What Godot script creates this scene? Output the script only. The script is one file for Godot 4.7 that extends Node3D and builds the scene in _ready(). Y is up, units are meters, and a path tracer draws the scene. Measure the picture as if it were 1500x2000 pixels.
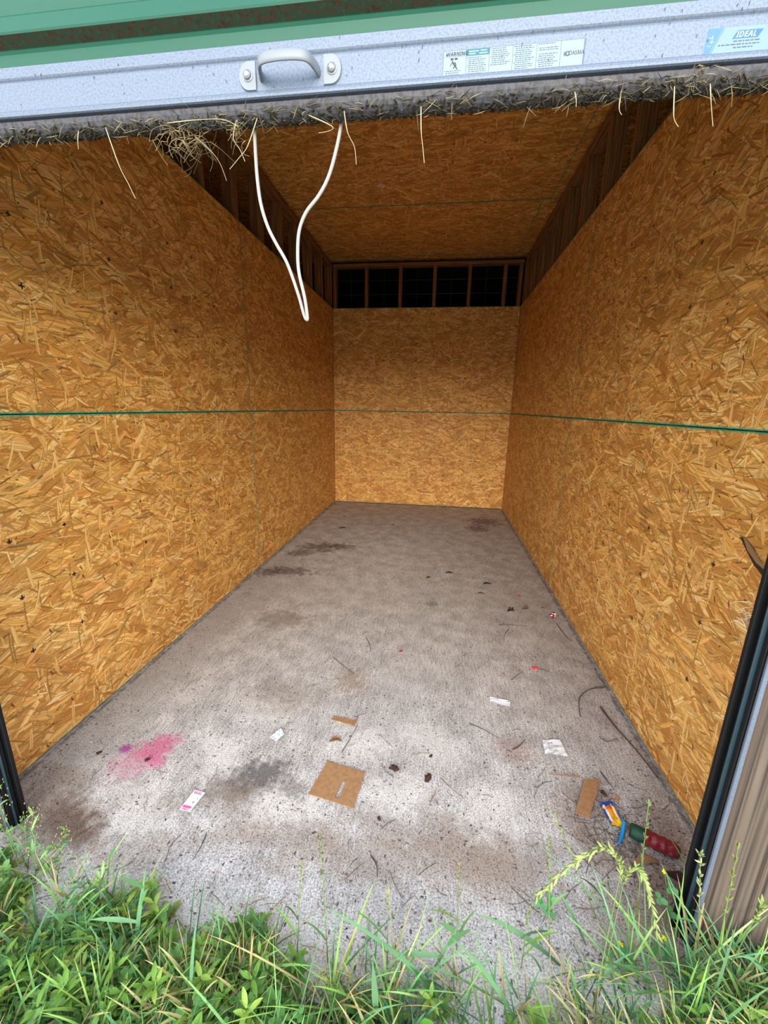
extends Node3D

const W := 2.24          # clear width between the side walls
const BACK := -4.572     # inner face of the back wall
const CEIL := 2.97
const TOP := 2.44        # top of the sheathing
const SEAM := -2.134     # vertical joint of the side walls

var rng := RandomNumberGenerator.new()
var stamps: Array = []
var heights: Array = []
var names := {}
var M := {}

# ---------------------------------------------------------------- helpers
func begin() -> SurfaceTool:
	var st := SurfaceTool.new()
	st.begin(Mesh.PRIMITIVE_TRIANGLES)
	return st

func tri(st: SurfaceTool, a: Vector3, b: Vector3, c: Vector3, out: Vector3, ua := Vector2.ZERO, ub := Vector2.ZERO, uc := Vector2.ZERO, na := Vector3.ZERO, nb := Vector3.ZERO, nc := Vector3.ZERO) -> void:
	var n := (c - a).cross(b - a)
	if n.length_squared() < 1e-18:
		return
	n = n.normalized()
	if n.dot(out) < 0.0:
		var t := b
		b = c
		c = t
		var tu := ub
		ub = uc
		uc = tu
		var tn := nb
		nb = nc
		nc = tn
		n = -n
	var vs := [a, b, c]
	var us := [ua, ub, uc]
	var ns := [na, nb, nc]
	for i in 3:
		st.set_normal(n if ns[i] == Vector3.ZERO else ns[i])
		st.set_uv(us[i])
		st.add_vertex(vs[i])

func quad(st: SurfaceTool, a: Vector3, b: Vector3, c: Vector3, d: Vector3, out: Vector3, ua := Vector2.ZERO, ub := Vector2.ZERO, uc := Vector2.ZERO, ud := Vector2.ZERO) -> void:
	tri(st, a, b, c, out, ua, ub, uc)
	tri(st, a, c, d, out, ua, uc, ud)

# a chamfered box; uv in metres, v along the longest side
func box(st: SurfaceTool, lo: Vector3, hi: Vector3, ch := 0.002, basis := Basis(), origin := Vector3.ZERO) -> void:
	var c := (lo + hi) / 2.0
	var h := (hi - lo) / 2.0
	ch = minf(ch, minf(h.x, minf(h.y, h.z)) * 0.9)
	var longest := h.max_axis_index()
	var shift := Vector2(fmod(absf(c.x * 7.3 + c.z * 3.7), 1.0), fmod(absf(c.y * 5.1 + c.z * 2.3), 1.0))
	for axis in 3:
		var u := (axis + 1) % 3
		var v := (axis + 2) % 3
		if u == longest:
			u = (axis + 2) % 3
			v = (axis + 1) % 3
		for s in [-1.0, 1.0]:
			var n := Vector3.ZERO
			n[axis] = s
			var ps := []
			var uvs := []
			for k in [[-1, -1], [1, -1], [1, 1], [-1, 1]]:
				var p := Vector3.ZERO
				p[axis] = s * h[axis]
				p[u] = k[0] * (h[u] - ch)
				p[v] = k[1] * (h[v] - ch)
				ps.append(origin + basis * (c + p))
				uvs.append(Vector2(p[u], p[v]) + shift)
			quad(st, ps[0], ps[1], ps[2], ps[3], basis * n, uvs[0], uvs[1], uvs[2], uvs[3])
	for axis in 3:
		var u := (axis + 1) % 3
		var v := (axis + 2) % 3
		for su in [-1.0, 1.0]:
			for sv in [-1.0, 1.0]:
				var n := Vector3.ZERO
				n[u] = su
				n[v] = sv
				var ps := []
				for k in [[-1, 0], [1, 0], [1, 1], [-1, 1]]:
					var p := Vector3.ZERO
					p[axis] = k[0] * (h[axis] - ch)
					p[u] = su * (h[u] - (ch if k[1] == 0 else 0.0))
					p[v] = sv * (h[v] - (0.0 if k[1] == 0 else ch))
					ps.append(origin + basis * (c + p))
				quad(st, ps[0], ps[1], ps[2], ps[3], basis * n, shift, shift, shift, shift)
	for sx in [-1.0, 1.0]:
		for sy in [-1.0, 1.0]:
			for sz in [-1.0, 1.0]:
				var s := Vector3(sx, sy, sz)
				tri(st, origin + basis * (c + s * (h - Vector3(0, ch, ch))), origin + basis * (c + s * (h - Vector3(ch, 0, ch))), origin + basis * (c + s * (h - Vector3(ch, ch, 0))), basis * s, shift, shift, shift)

# a round (or flattened) tube through points
func tube(st: SurfaceTool, pts: Array, radii: Array, sides := 6, flat := 1.0, up := Vector3.ZERO) -> void:
	var rings := []
	var norms := []
	var side := Vector3.ZERO
	for i in pts.size():
		var d: Vector3 = (pts[mini(i + 1, pts.size() - 1)] - pts[maxi(i - 1, 0)]).normalized()
		if up != Vector3.ZERO:      # a fixed broad direction
			side = up
		elif i == 0:
			side = d.cross(Vector3.UP if absf(d.y) < 0.9 else Vector3.RIGHT).normalized()
		else:
			side = (side - d * side.dot(d)).normalized()
		var other := d.cross(side)
		var ring := []
		var nr := []
		var r: float = radii[mini(i, radii.size() - 1)]
		for k in sides:
			var a := TAU * k / sides
			ring.append(pts[i] + side * cos(a) * r * flat + other * sin(a) * r)
			nr.append((side * cos(a) / flat + other * sin(a)).normalized())
		rings.append(ring)
		norms.append(nr)
	var along := 0.0
	for i in pts.size() - 1:
		var step: float = (pts[i + 1] - pts[i]).length()
		for k in sides:
			var j := (k + 1) % sides
			var u0 := float(k) / sides
			var u1 := float(k + 1) / sides
			var out: Vector3 = norms[i][k] + norms[i][j]
			tri(st, rings[i][k], rings[i][j], rings[i + 1][j], out, Vector2(u0, along), Vector2(u1, along), Vector2(u1, along + step), norms[i][k], norms[i][j], norms[i + 1][j])
			tri(st, rings[i][k], rings[i + 1][j], rings[i + 1][k], out, Vector2(u0, along), Vector2(u1, along + step), Vector2(u0, along + step), norms[i][k], norms[i + 1][j], norms[i + 1][k])
		along += step
	for e in [0, pts.size() - 1]:
		var d: Vector3 = (pts[0] - pts[1]) if e == 0 else (pts[e] - pts[e - 1])
		for k in range(1, sides - 1):
			tri(st, rings[e][0], rings[e][k], rings[e][k + 1], d)

# smooth curve through points
func spline(pts: Array, per := 5) -> Array:
	var r := []
	for i in pts.size() - 1:
		var a: Vector3 = pts[maxi(i - 1, 0)]
		var d: Vector3 = pts[mini(i + 2, pts.size() - 1)]
		for k in per:
			r.append((pts[i] as Vector3).cubic_interpolate(pts[i + 1], a, d, float(k) / per))
	r.append(pts[-1])
	return r

# a (y, z) outline drawn along x; uv in metres
func extrude_x(st: SurfaceTool, outline: Array, x0: float, x1: float, open := false, steps := 1) -> void:
	var n := outline.size()
	var run := 0.0
	var area := 0.0
	for i in n:
		area += outline[i].x * outline[(i + 1) % n].y - outline[(i + 1) % n].x * outline[i].y
	for i in (n - 1 if open else n):
		var a: Vector2 = outline[i]
		var b: Vector2 = outline[(i + 1) % n]
		var d := b - a
		var out := Vector3(0, d.y, -d.x) * (signf(area) if not open else 1.0)
		for k in steps:
			var xa := lerpf(x0, x1, float(k) / steps)
			var xb := lerpf(x0, x1, float(k + 1) / steps)
			quad(st, Vector3(xa, a.x, a.y), Vector3(xb, a.x, a.y), Vector3(xb, b.x, b.y), Vector3(xa, b.x, b.y), out, Vector2(xa, run), Vector2(xb, run), Vector2(xb, run + d.length()), Vector2(xa, run + d.length()))
		run += d.length()
	if not open:
		var flat := PackedVector2Array(outline)
		var idx := Geometry2D.triangulate_polygon(flat)
		for k in range(0, idx.size(), 3):
			for x in [x0, x1]:
				tri(st, Vector3(x, flat[idx[k]].x, flat[idx[k]].y), Vector3(x, flat[idx[k + 1]].x, flat[idx[k + 1]].y), Vector3(x, flat[idx[k + 2]].x, flat[idx[k + 2]].y), Vector3(-1 if x == x0 else 1, 0, 0))

# a flat outline (x, z) with thickness, lying at height y
func slab_shape(st: SurfaceTool, outline: Array, y0: float, y1: float, hole: Array = []) -> void:
	var mid := Vector2.ZERO
	for p in outline:
		mid += p / outline.size()
	if hole.is_empty():
		var idx := Geometry2D.triangulate_polygon(PackedVector2Array(outline))
		for k in range(0, idx.size(), 3):
			for y in [y0, y1]:
				var ps := []
				for j in 3:
					ps.append(outline[idx[k + j]])
				tri(st, Vector3(ps[0].x, y, ps[0].y), Vector3(ps[1].x, y, ps[1].y), Vector3(ps[2].x, y, ps[2].y), Vector3(0, 1 if y == y1 else -1, 0), ps[0], ps[1], ps[2])
	else:
		for i in outline.size():
			var j := (i + 1) % outline.size()
			for y in [y0, y1]:
				quad(st, Vector3(outline[i].x, y, outline[i].y), Vector3(outline[j].x, y, outline[j].y), Vector3(hole[j].x, y, hole[j].y), Vector3(hole[i].x, y, hole[i].y), Vector3(0, 1 if y == y1 else -1, 0), outline[i], outline[j], hole[j], hole[i])
			quad(st, Vector3(hole[i].x, y0, hole[i].y), Vector3(hole[j].x, y0, hole[j].y), Vector3(hole[j].x, y1, hole[j].y), Vector3(hole[i].x, y1, hole[i].y), Vector3((hole[0].x + hole[2].x) / 2 - hole[i].x, 0, (hole[0].y + hole[2].y) / 2 - hole[i].y))
	for i in outline.size():
		var a: Vector2 = outline[i]
		var b: Vector2 = outline[(i + 1) % outline.size()]
		var o: Vector2 = (a + b) / 2.0 - mid
		quad(st, Vector3(a.x, y0, a.y), Vector3(b.x, y0, b.y), Vector3(b.x, y1, b.y), Vector3(a.x, y1, a.y), Vector3(o.x, 0, o.y), a, b, b, a)

# a leaf or blade: a creased ribbon through points
func blade(st: SurfaceTool, pts: Array, width: float, face: Vector3, col: Color, tip := 0.04, root := 0.5, crease := 0.25) -> void:
	var n := pts.size()
	var rows := []
	for i in n:
		var t := float(i) / (n - 1)
		var d: Vector3 = (pts[mini(i + 1, n - 1)] - pts[maxi(i - 1, 0)]).normalized()
		var s := d.cross(face)
		s = s.normalized() if s.length() > 0.01 else Vector3.RIGHT
		var up := s.cross(d).normalized()
		var w := width * 0.5 * (lerpf(root, 1.0, minf(1.0, t * 3.0)) if t < 0.34 else lerpf(1.0, tip, pow((t - 0.34) / 0.66, 1.7)))
		rows.append([pts[i] - s * w + up * w * crease, pts[i], pts[i] + s * w + up * w * crease, (up - s * crease).normalized(), (up + s * crease).normalized(), up])
	st.set_color(col)
	for i in n - 1:
		var a = rows[i]
		var b = rows[i + 1]
		tri(st, a[0], a[1], b[1], a[5], Vector2.ZERO, Vector2.ZERO, Vector2.ZERO, a[4], a[5], b[5])
		tri(st, a[0], b[1], b[0], a[5], Vector2.ZERO, Vector2.ZERO, Vector2.ZERO, a[4], b[5], b[4])
		tri(st, a[1], a[2], b[2], a[5], Vector2.ZERO, Vector2.ZERO, Vector2.ZERO, a[5], a[3], b[3])
		tri(st, a[1], b[2], b[1], a[5], Vector2.ZERO, Vector2.ZERO, Vector2.ZERO, a[5], b[3], b[5])

func numbered(called: String) -> String:
	names[called] = names.get(called, -1) + 1
	return called if names[called] == 0 else "%s_%03d" % [called, names[called]]

func obj(called: String, st: SurfaceTool, mat: Material, parent: Node = self) -> MeshInstance3D:
	var o := MeshInstance3D.new()
	o.name = numbered(called) if parent == self else called
	o.mesh = st.commit()
	if mat:
		o.mesh.surface_set_material(0, mat)
	parent.add_child(o, true)
	return o

func tag(o: Node, label: String, category: String, group := "", kind := "") -> Node:
	o.set_meta("label", label)
	if category:
		o.set_meta("category", category)
	if group:
		o.set_meta("group", group)
	if kind:
		o.set_meta("kind", kind)
	return o

func thing(called: String, label: String, category: String, at := Vector3.ZERO, turn := 0.0, group := "", kind := "") -> Node3D:
	var o := Node3D.new()
	o.name = numbered(called)
	add_child(o, true)
	o.position = at
	o.rotation.y = turn
	tag(o, label, category, group, kind)
	return o

func col(r: float, g: float, b: float) -> Color:     # picture values 0..255 as a linear colour, for vertices
	return Color(r / 255.0, g / 255.0, b / 255.0).srgb_to_linear()

func mat(r: float, g: float, b: float, rough := 0.8, metal := 0.0) -> StandardMaterial3D:
	var m := StandardMaterial3D.new()
	m.albedo_color = Color(r / 255.0, g / 255.0, b / 255.0)
	m.roughness = rough
	m.metallic = metal
	m.metallic_specular = 0.4
	return m

func tinted(rough := 0.6, glow := 0.0) -> StandardMaterial3D:   # colour from the vertices
	var m := mat(255, 255, 255, rough)
	m.vertex_color_use_as_albedo = true
	m.cull_mode = BaseMaterial3D.CULL_DISABLED
	if glow > 0.0:
		m.backlight_enabled = true
		m.backlight = Color(glow, glow, glow * 0.6)
	return m

func noise_image(w: int, h: int, freq: float, octaves: int, seed_: int, stretch := Vector2.ONE) -> Image:
	var n := FastNoiseLite.new()
	n.seed = seed_
	n.noise_type = FastNoiseLite.TYPE_SIMPLEX
	n.frequency = freq
	n.fractal_octaves = octaves
	var im := n.get_seamless_image(int(w * stretch.x), int(h * stretch.y), false, false, 0.15, true)
	if stretch != Vector2.ONE:
		im.resize(w, h, Image.INTERPOLATE_CUBIC)
	return im

func tex(im: Image) -> ImageTexture:
	return ImageTexture.create_from_image(im)

# a picture whose pixels run between colours by a noise image
func ramped(grey: Image, colors: Array) -> Image:
	var src := grey.get_data()
	var table := PackedByteArray()
	table.resize(768)
	for i in 256:
		var t := i / 255.0 * (colors.size() - 1)
		var k := mini(int(t), colors.size() - 2)
		var c: Color = (colors[k] as Color).lerp(colors[k + 1], t - k)
		table[i * 3] = c.r8
		table[i * 3 + 1] = c.g8
		table[i * 3 + 2] = c.b8
	var out := PackedByteArray()
	out.resize(src.size() * 3)
	for i in src.size():
		var s := src[i] * 3
		out[i * 3] = table[s]
		out[i * 3 + 1] = table[s + 1]
		out[i * 3 + 2] = table[s + 2]
	return Image.create_from_data(grey.get_width(), grey.get_height(), false, Image.FORMAT_RGB8, out)

func rgb8(r: float, g: float, b: float) -> Color:
	return Color(r / 255.0, g / 255.0, b / 255.0)

# ---------------------------------------------------------------- strand board
func make_flake(length: float, width: float, angle: float, c: Color) -> void:
	var ca := cos(angle)
	var sa := sin(angle)
	var bw := int(absf(length * ca) + absf(width * sa)) + 4
	var bh := int(absf(length * sa) + absf(width * ca)) + 4
	var data := PackedByteArray()
	data.resize(bw * bh * 4)
	var hd := PackedByteArray()
	hd.resize(bw * bh * 4)
	var nb := int(width) + 6
	var grain := PackedFloat32Array()
	var ends := PackedFloat32Array()
	grain.resize(nb)
	ends.resize(nb)
	var g := 0.0
	var e := 0.0
	for i in nb:
		g = g * 0.5 + rng.randf_range(-0.15, 0.15)
		e = clampf(e + rng.randf_range(-5.0, 5.0), -0.3 * length, 4.0)
		grain[i] = 1.0 + g
		ends[i] = length * 0.5 + e
	var bow := rng.randf_range(-0.0016, 0.0016)
	var taper := rng.randf_range(0.15, 0.95)
	var base := rng.randf_range(80, 190)
	var slope := rng.randf_range(-40, 40) / length
	var cr := c.r8
	var cg := c.g8
	var cb := c.b8
	for y in bh:
		for x in bw:
			var dx := x - bw * 0.5
			var dy := y - bh * 0.5
			var a := dx * ca + dy * sa
			var b := dy * ca - dx * sa + bow * a * a
			var k := int(b + width * 0.5) + 2
			if k < 2 or k >= nb - 3:
				continue
			var lim := ends[k]
			var from_end := lim - absf(a)
			if from_end < 0.0:
				continue
			var ra := absf(a) * 2.0 / length
			var half := width * 0.5 * (1.0 - taper * ra * ra * ra)
			if absf(b) > half:
				continue
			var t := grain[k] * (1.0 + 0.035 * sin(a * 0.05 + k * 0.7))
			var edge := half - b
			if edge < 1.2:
				t *= 0.72  # one long edge darkened, overlap shade painted into the flake
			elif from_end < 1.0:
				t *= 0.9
			var i := (y * bw + x) * 4
			data[i] = clampi(int(cr * t), 0, 255)
			data[i + 1] = clampi(int(cg * t), 0, 255)
			data[i + 2] = clampi(int(cb * t * t), 0, 255)
			data[i + 3] = 240
			var hh := clampi(int(base + slope * a + (grain[k] - 1.0) * 60.0), 0, 255)
			hd[i] = hh
			hd[i + 1] = hh
			hd[i + 2] = hh
			hd[i + 3] = 255
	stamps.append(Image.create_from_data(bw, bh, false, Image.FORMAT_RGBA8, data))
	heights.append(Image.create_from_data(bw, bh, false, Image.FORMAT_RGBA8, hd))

func make_flakes() -> void:
	var tones := [rgb8(234, 178, 98), rgb8(218, 157, 78), rgb8(240, 192, 118), rgb8(196, 132, 60), rgb8(231, 171, 86), rgb8(212, 153, 82)]
	for i in 96:
		var c: Color = tones[i % 6]
		c = c * rng.randf_range(0.9, 1.06)
		make_flake(rng.randf_range(55, 150), rng.randf_range(8, 34), rng.randfn(0.0, 0.38), c)
	for i in 40:   # slivers
		var c: Color = tones[i % 6] * rng.randf_range(0.66, 1.12)
		make_flake(rng.randf_range(25, 110), rng.randf_range(2, 7), rng.randfn(0.0, 0.6), c)
	for i in 14:   # pale upright ones
		make_flake(rng.randf_range(24, 110), rng.randf_range(4, 12), PI / 2 + rng.randfn(0.0, 0.22), rgb8(236, 190, 118).lerp(rgb8(214, 158, 78), rng.randf() * 0.6))
	for i in 10:   # reddish
		make_flake(rng.randf_range(18, 80), rng.randf_range(4, 15), rng.randfn(0.0, 0.45), rgb8(164, 98, 42).lerp(rgb8(204, 144, 68), rng.randf() * 0.75))
	for i in 6:    # weathered grey and dark slivers
		make_flake(rng.randf_range(30, 75), rng.randf_range(4, 10), rng.randfn(0.0, 0.5), rgb8(146, 114, 66))
	for i in 6:
		make_flake(rng.randf_range(8, 30), rng.randf_range(2, 5), rng.randfn(0.0, 0.5), rgb8(96, 60, 30))

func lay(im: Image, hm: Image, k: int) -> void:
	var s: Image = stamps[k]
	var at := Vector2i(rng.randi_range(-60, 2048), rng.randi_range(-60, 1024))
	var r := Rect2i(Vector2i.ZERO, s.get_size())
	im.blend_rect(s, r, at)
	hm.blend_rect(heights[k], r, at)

func board_material(seed_: int) -> StandardMaterial3D:
	rng.seed = seed_
	var im := Image.create_empty(2048, 1024, false, Image.FORMAT_RGBA8)
	im.fill(rgb8(184, 126, 60))
	var hm := Image.create_empty(2048, 1024, false, Image.FORMAT_RGBA8)
	hm.fill(Color(0.3, 0.3, 0.3))
	for i in 3300:
		lay(im, hm, rng.randi_range(0, 95))
		if i % 3 == 0:
			lay(im, hm, rng.randi_range(96, 135))
	for i in 2200:
		lay(im, hm, rng.randi_range(96, 135))
	for i in 330:
		lay(im, hm, rng.randi_range(136, 149))
	for i in 260:
		lay(im, hm, rng.randi_range(150, 159))
	for i in 40:
		lay(im, hm, rng.randi_range(160, 165))
	for i in 420:
		lay(im, hm, rng.randi_range(166, 171))
	# broad drift of tone from strand to strand
	var drift := ramped(noise_image(512, 256, 0.02, 3, seed_), [rgb8(148, 92, 36), rgb8(206, 146, 68), rgb8(236, 186, 108)])
	drift.resize(2048, 1024, Image.INTERPOLATE_BILINEAR)
	drift.convert(Image.FORMAT_RGBA8)
	var veil := drift.get_data()
	for i in range(3, veil.size(), 4):
		veil[i] = 34
	im.blend_rect(Image.create_from_data(2048, 1024, false, Image.FORMAT_RGBA8, veil), Rect2i(0, 0, 2048, 1024), Vector2i.ZERO)
	# printed nailing marks, faint snapped lines, green edge seal
	var px := 2048.0 / 2.44
	var ink := rgb8(26, 22, 20)
	for cx in [0.407, 0.61, 0.814, 1.22, 1.626, 1.83, 2.033]:
		for cy in [0.408, 0.612, 0.815]:
			var x := int(cx * px + rng.randf_range(-3, 3))
			var y := int((1.22 - cy) * px + rng.randf_range(-2, 2))
			var l := rng.randi_range(7, 9)
			im.fill_rect(Rect2i(x - l, y - 2, l * 2, 4), ink)
			im.fill_rect(Rect2i(x - 2, y - l, 4, l * 2 - 1), ink)
			if rng.randf() < 0.4:
				im.fill_rect(Rect2i(x - l + 2, y + 3, l + 2, 2), ink)
	for cx in [0.012, 2.428]:
		for cy in [0.408, 0.612, 0.815]:
			im.fill_rect(Rect2i(int(cx * px) - 2, int((1.22 - cy) * px) - 5, 4, 10), ink)
	for cx in [0.61, 1.626]:
		for y in 1024:
			if rng.randf() < 0.6:
				var x := int(cx * px)
				im.set_pixel(x, y, im.get_pixel(x, y).lerp(rgb8(90, 62, 36), 0.55))
	var teal := rgb8(14, 146, 124)
	for x in 2048:
		var d := 4.0 + rng.randf() * rng.randf() * 9.0
		for y in int(d) + 2:
			var a := clampf(1.15 - y / d, 0.0, 1.0) * 0.85
			im.set_pixel(x, y, im.get_pixel(x, y).lerp(teal, a))
			im.set_pixel(x, 1023 - y, im.get_pixel(x, 1023 - y).lerp(teal, a))
	for y in 1024:
		var d := 2.6 + rng.randf() * rng.randf() * 5.0
		for x in int(d) + 1:
			var a := clampf(1.0 - x / d, 0.0, 1.0) * 0.7
			im.set_pixel(x, y, im.get_pixel(x, y).lerp(teal, a))
			im.set_pixel(2047 - x, y, im.get_pixel(2047 - x, y).lerp(teal, a))
	hm.convert(Image.FORMAT_L8)
	var m := mat(255, 255, 255, 0.62)
	m.albedo_texture = tex(im)
	m.heightmap_enabled = true
	m.heightmap_texture = tex(hm)
	m.heightmap_scale = 0.12
	return m

# one sheet: textured face, painted chamfered edges. p = lower corner on the face, u and v unit directions, n towards the room
func board(parent: Node, p: Vector3, u: Vector3, v: Vector3, n: Vector3, w: float, h: float, uv0: Vector2, uvu: Vector2, uvv: Vector2, m: Material, called := "strand_board") -> MeshInstance3D:
	var ch := 0.0015
	var th := 0.0111
	var face := begin()
	var edge := begin()
	var at := func(a: float, b: float, d: float) -> Vector3: return p + u * a + v * b - n * d
	var t := func(a: float, b: float) -> Vector2: return uv0 + uvu * a + uvv * b
	quad(face, at.call(ch, ch, 0), at.call(w - ch, ch, 0), at.call(w - ch, h - ch, 0), at.call(ch, h - ch, 0), n, t.call(ch, ch), t.call(w - ch, ch), t.call(w - ch, h - ch), t.call(ch, h - ch))
	quad(edge, at.call(0, 0, th), at.call(w, 0, th), at.call(w, h, th), at.call(0, h, th), -n)
	var out := [[0, 0], [w, 0], [w, h], [0, h]]
	var inn := [[ch, ch], [w - ch, ch], [w - ch, h - ch], [ch, h - ch]]
	for i in 4:
		var j := (i + 1) % 4
		var o: Vector3 = [-v, u, v, -u][i]
		quad(edge, at.call(inn[i][0], inn[i][1], 0), at.call(inn[j][0], inn[j][1], 0), at.call(out[j][0], out[j][1], ch), at.call(out[i][0], out[i][1], ch), o + n)
		quad(edge, at.call(out[i][0], out[i][1], ch), at.call(out[j][0], out[j][1], ch), at.call(out[j][0], out[j][1], th), at.call(out[i][0], out[i][1], th), o)
	var mesh := face.commit()
	edge.commit(mesh)
	mesh.surface_set_material(0, m)
	mesh.surface_set_material(1, M.edge)
	var o := MeshInstance3D.new()
	o.name = called
	o.mesh = mesh
	parent.add_child(o, true)
	return o

# ---------------------------------------------------------------- concrete
func blot(im: Image, scale: Vector2, at: Vector2, size: Vector2, turn: float, c: Color, strength: float, seed_: int, rough := 0.6) -> void:
	# a stain of its own shape, laid into the slab's picture; positions in metres on the slab
	var n := FastNoiseLite.new()
	n.seed = seed_
	n.frequency = 0.09
	n.fractal_octaves = 4
	var s := 72
	var d := PackedByteArray()
	d.resize(s * s * 4)
	for y in s:
		for x in s:
			var q := Vector2(x - s * 0.5, y - s * 0.5) / (s * 0.5)
			var r := q.rotated(-turn)
			r.x /= 1.0
			r.y /= size.y / size.x
			var f := 1.0 - r.length() + n.get_noise_2d(x, y) * rough
			var a := clampf(f * 1.6, 0.0, 1.0) * strength
			if q.length() > 0.98:
				a = 0.0
			var i := (y * s + x) * 4
			d[i] = c.r8
			d[i + 1] = c.g8
			d[i + 2] = c.b8
			d[i + 3] = int(a * 255.0)
	var st := Image.create_from_data(s, s, false, Image.FORMAT_RGBA8, d)
	var px := Vector2i(int(size.x * 2.0 * scale.x), int(size.x * 2.0 * scale.y))
	st.resize(maxi(px.x, 2), maxi(px.y, 2), Image.INTERPOLATE_CUBIC)
	im.blend_rect(st, Rect2i(Vector2i.ZERO, st.get_size()), Vector2i(at * scale) - st.get_size() / 2)

func concrete_material() -> StandardMaterial3D:
	# the picture covers x 0..2.24, z -4.572..0.22
	rng.seed = 77
	var w := 1024
	var h := 2048
	var sc := Vector2(w / 2.24, h / 4.792)
	var a := noise_image(w, h, 0.012, 4, 3).get_data()
	var b := noise_image(w, h, 0.33, 2, 4).get_data()
	var streak := noise_image(w, h, 0.2, 2, 5, Vector2(1.0, 0.12)).get_data()
	var d := PackedByteArray()
	d.resize(w * h * 4)
	for i in w * h:
		var v := 192 + int((a[i] - 128) * 0.16 + (b[i] - 128) * 0.34 + (streak[i] - 128) * 0.14)
		d[i * 4] = v
		d[i * 4 + 1] = v - 5
		d[i * 4 + 2] = v - 11
		d[i * 4 + 3] = 255
	var im := Image.create_from_data(w, h, false, Image.FORMAT_RGBA8, d)
	var at := func(x: float, z: float) -> Vector2: return Vector2(x, z - BACK)
	# trowelled smooth strip along the left wall
	for k in 9:
		blot(im, sc, at.call(0.12, -0.3 - 0.24 * k), Vector2(0.24, 0.17), PI / 2, rgb8(184, 180, 172), 0.55, 100 + k, 0.25)
	# tracked-in dirt in the doorway
	for k in 26:
		blot(im, sc, at.call(rng.randf_range(0.15, 2.1), rng.randf_range(-0.22, 0.0)), Vector2(rng.randf_range(0.1, 0.24), rng.randf_range(0.05, 0.09)), rng.randfn(0, 0.3), rgb8(156, 138, 122), 0.4, 200 + k)
	for k in 10:
		blot(im, sc, at.call(0.2 + rng.randf() * 0.25, -0.12 + rng.randf() * 0.1), Vector2(0.11, 0.06), rng.randfn(0, 0.4), rgb8(112, 92, 78), 0.4, 240 + k)
	for k in 10:
		blot(im, sc, at.call(1.75 + rng.randf() * 0.4, -0.4 + rng.randf() * 0.35), Vector2(0.12, 0.07), rng.randfn(0.4, 0.5), rgb8(134, 112, 98), 0.35, 260 + k)
	# clean pale apron outside the door line
	for k in 14:
		blot(im, sc, at.call(0.15 + k * 0.155, 0.13), Vector2(0.16, 0.1), 0.0, rgb8(226, 222, 214), 0.7, 300 + k, 0.4)
	# whitish worn patches
	for k in 9:
		blot(im, sc, at.call([0.4, 0.5, 0.62, 0.95, 1.4, 1.15, 0.75, 1.6, 1.3][k], [-0.16, -0.1, -0.38, -0.2, -0.55, -0.5, -0.62, -0.3, -0.3][k]), Vector2(0.16, 0.09), rng.randfn(0, 0.5), rgb8(228, 223, 214), 0.6, 330 + k)
	# dark smudges
	blot(im, sc, at.call(0.82, -0.31), Vector2(0.13, 0.08), -0.4, rgb8(92, 88, 86), 0.75, 401)
	blot(im, sc, at.call(0.74, -0.24), Vector2(0.14, 0.06), -0.1, rgb8(120, 106, 92), 0.55, 402)
	blot(im, sc, at.call(0.95, -0.27), Vector2(0.07, 0.05), 0.3, rgb8(126, 118, 110), 0.6, 403)
	blot(im, sc, at.call(0.48, -1.36), Vector2(0.22, 0.12), 0.1, rgb8(132, 116, 100), 0.5, 404)
	blot(im, sc, at.call(0.75, -0.72), Vector2(0.26, 0.14), 0.1, rgb8(146, 132, 116), 0.35, 408)
	blot(im, sc, at.call(1.02, -0.86), Vector2(0.12, 0.1), 0.9, rgb8(128, 104, 76), 0.35, 409)
	blot(im, sc, at.call(1.39, -1.72), Vector2(0.06, 0.05), 0.0, rgb8(110, 108, 108), 0.6, 405)
	# maroon-brown stains further in
	for k in 7:
		blot(im, sc, at.call([0.33, 0.5, 0.2, 0.12, 0.28, 1.95, 1.85][k], [-2.68, -2.75, -2.5, -2.05, -2.1, -3.9, -3.6][k]), Vector2([0.26, 0.2, 0.14, 0.14, 0.22, 0.22, 0.16][k], [0.15, 0.1, 0.1, 0.1, 0.09, 0.2, 0.14][k]), rng.randfn(0, 0.5), rgb8(84, 62, 60), 0.5, 410 + k, 0.9)
	blot(im, sc, at.call(1.72, -0.55), Vector2(0.09, 0.08), 0.0, rgb8(166, 134, 124), 0.45, 430, 0.9)
	# pink marking paint
	blot(im, sc, at.call(0.38, -0.36), Vector2(0.11, 0.07), -0.7, rgb8(216, 104, 142), 0.7, 440, 0.5)
	blot(im, sc, at.call(0.405, -0.31), Vector2(0.07, 0.035), 0.3, rgb8(214, 96, 140), 0.75, 441, 0.6)
	blot(im, sc, at.call(0.345, -0.28), Vector2(0.12, 0.08), -0.3, rgb8(212, 140, 158), 0.5, 442, 0.5)
	blot(im, sc, at.call(0.27, -0.335), Vector2(0.03, 0.025), 0.2, rgb8(170, 66, 146), 0.85, 443, 0.4)
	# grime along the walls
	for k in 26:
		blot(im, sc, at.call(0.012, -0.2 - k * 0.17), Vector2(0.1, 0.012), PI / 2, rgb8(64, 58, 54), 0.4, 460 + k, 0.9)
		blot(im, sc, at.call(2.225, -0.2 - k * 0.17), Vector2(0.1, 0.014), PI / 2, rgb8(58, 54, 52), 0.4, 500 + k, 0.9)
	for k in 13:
		blot(im, sc, at.call(0.1 + k * 0.17, -4.56), Vector2(0.1, 0.012), 0.0, rgb8(60, 56, 54), 0.6, 530 + k, 0.9)
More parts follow.
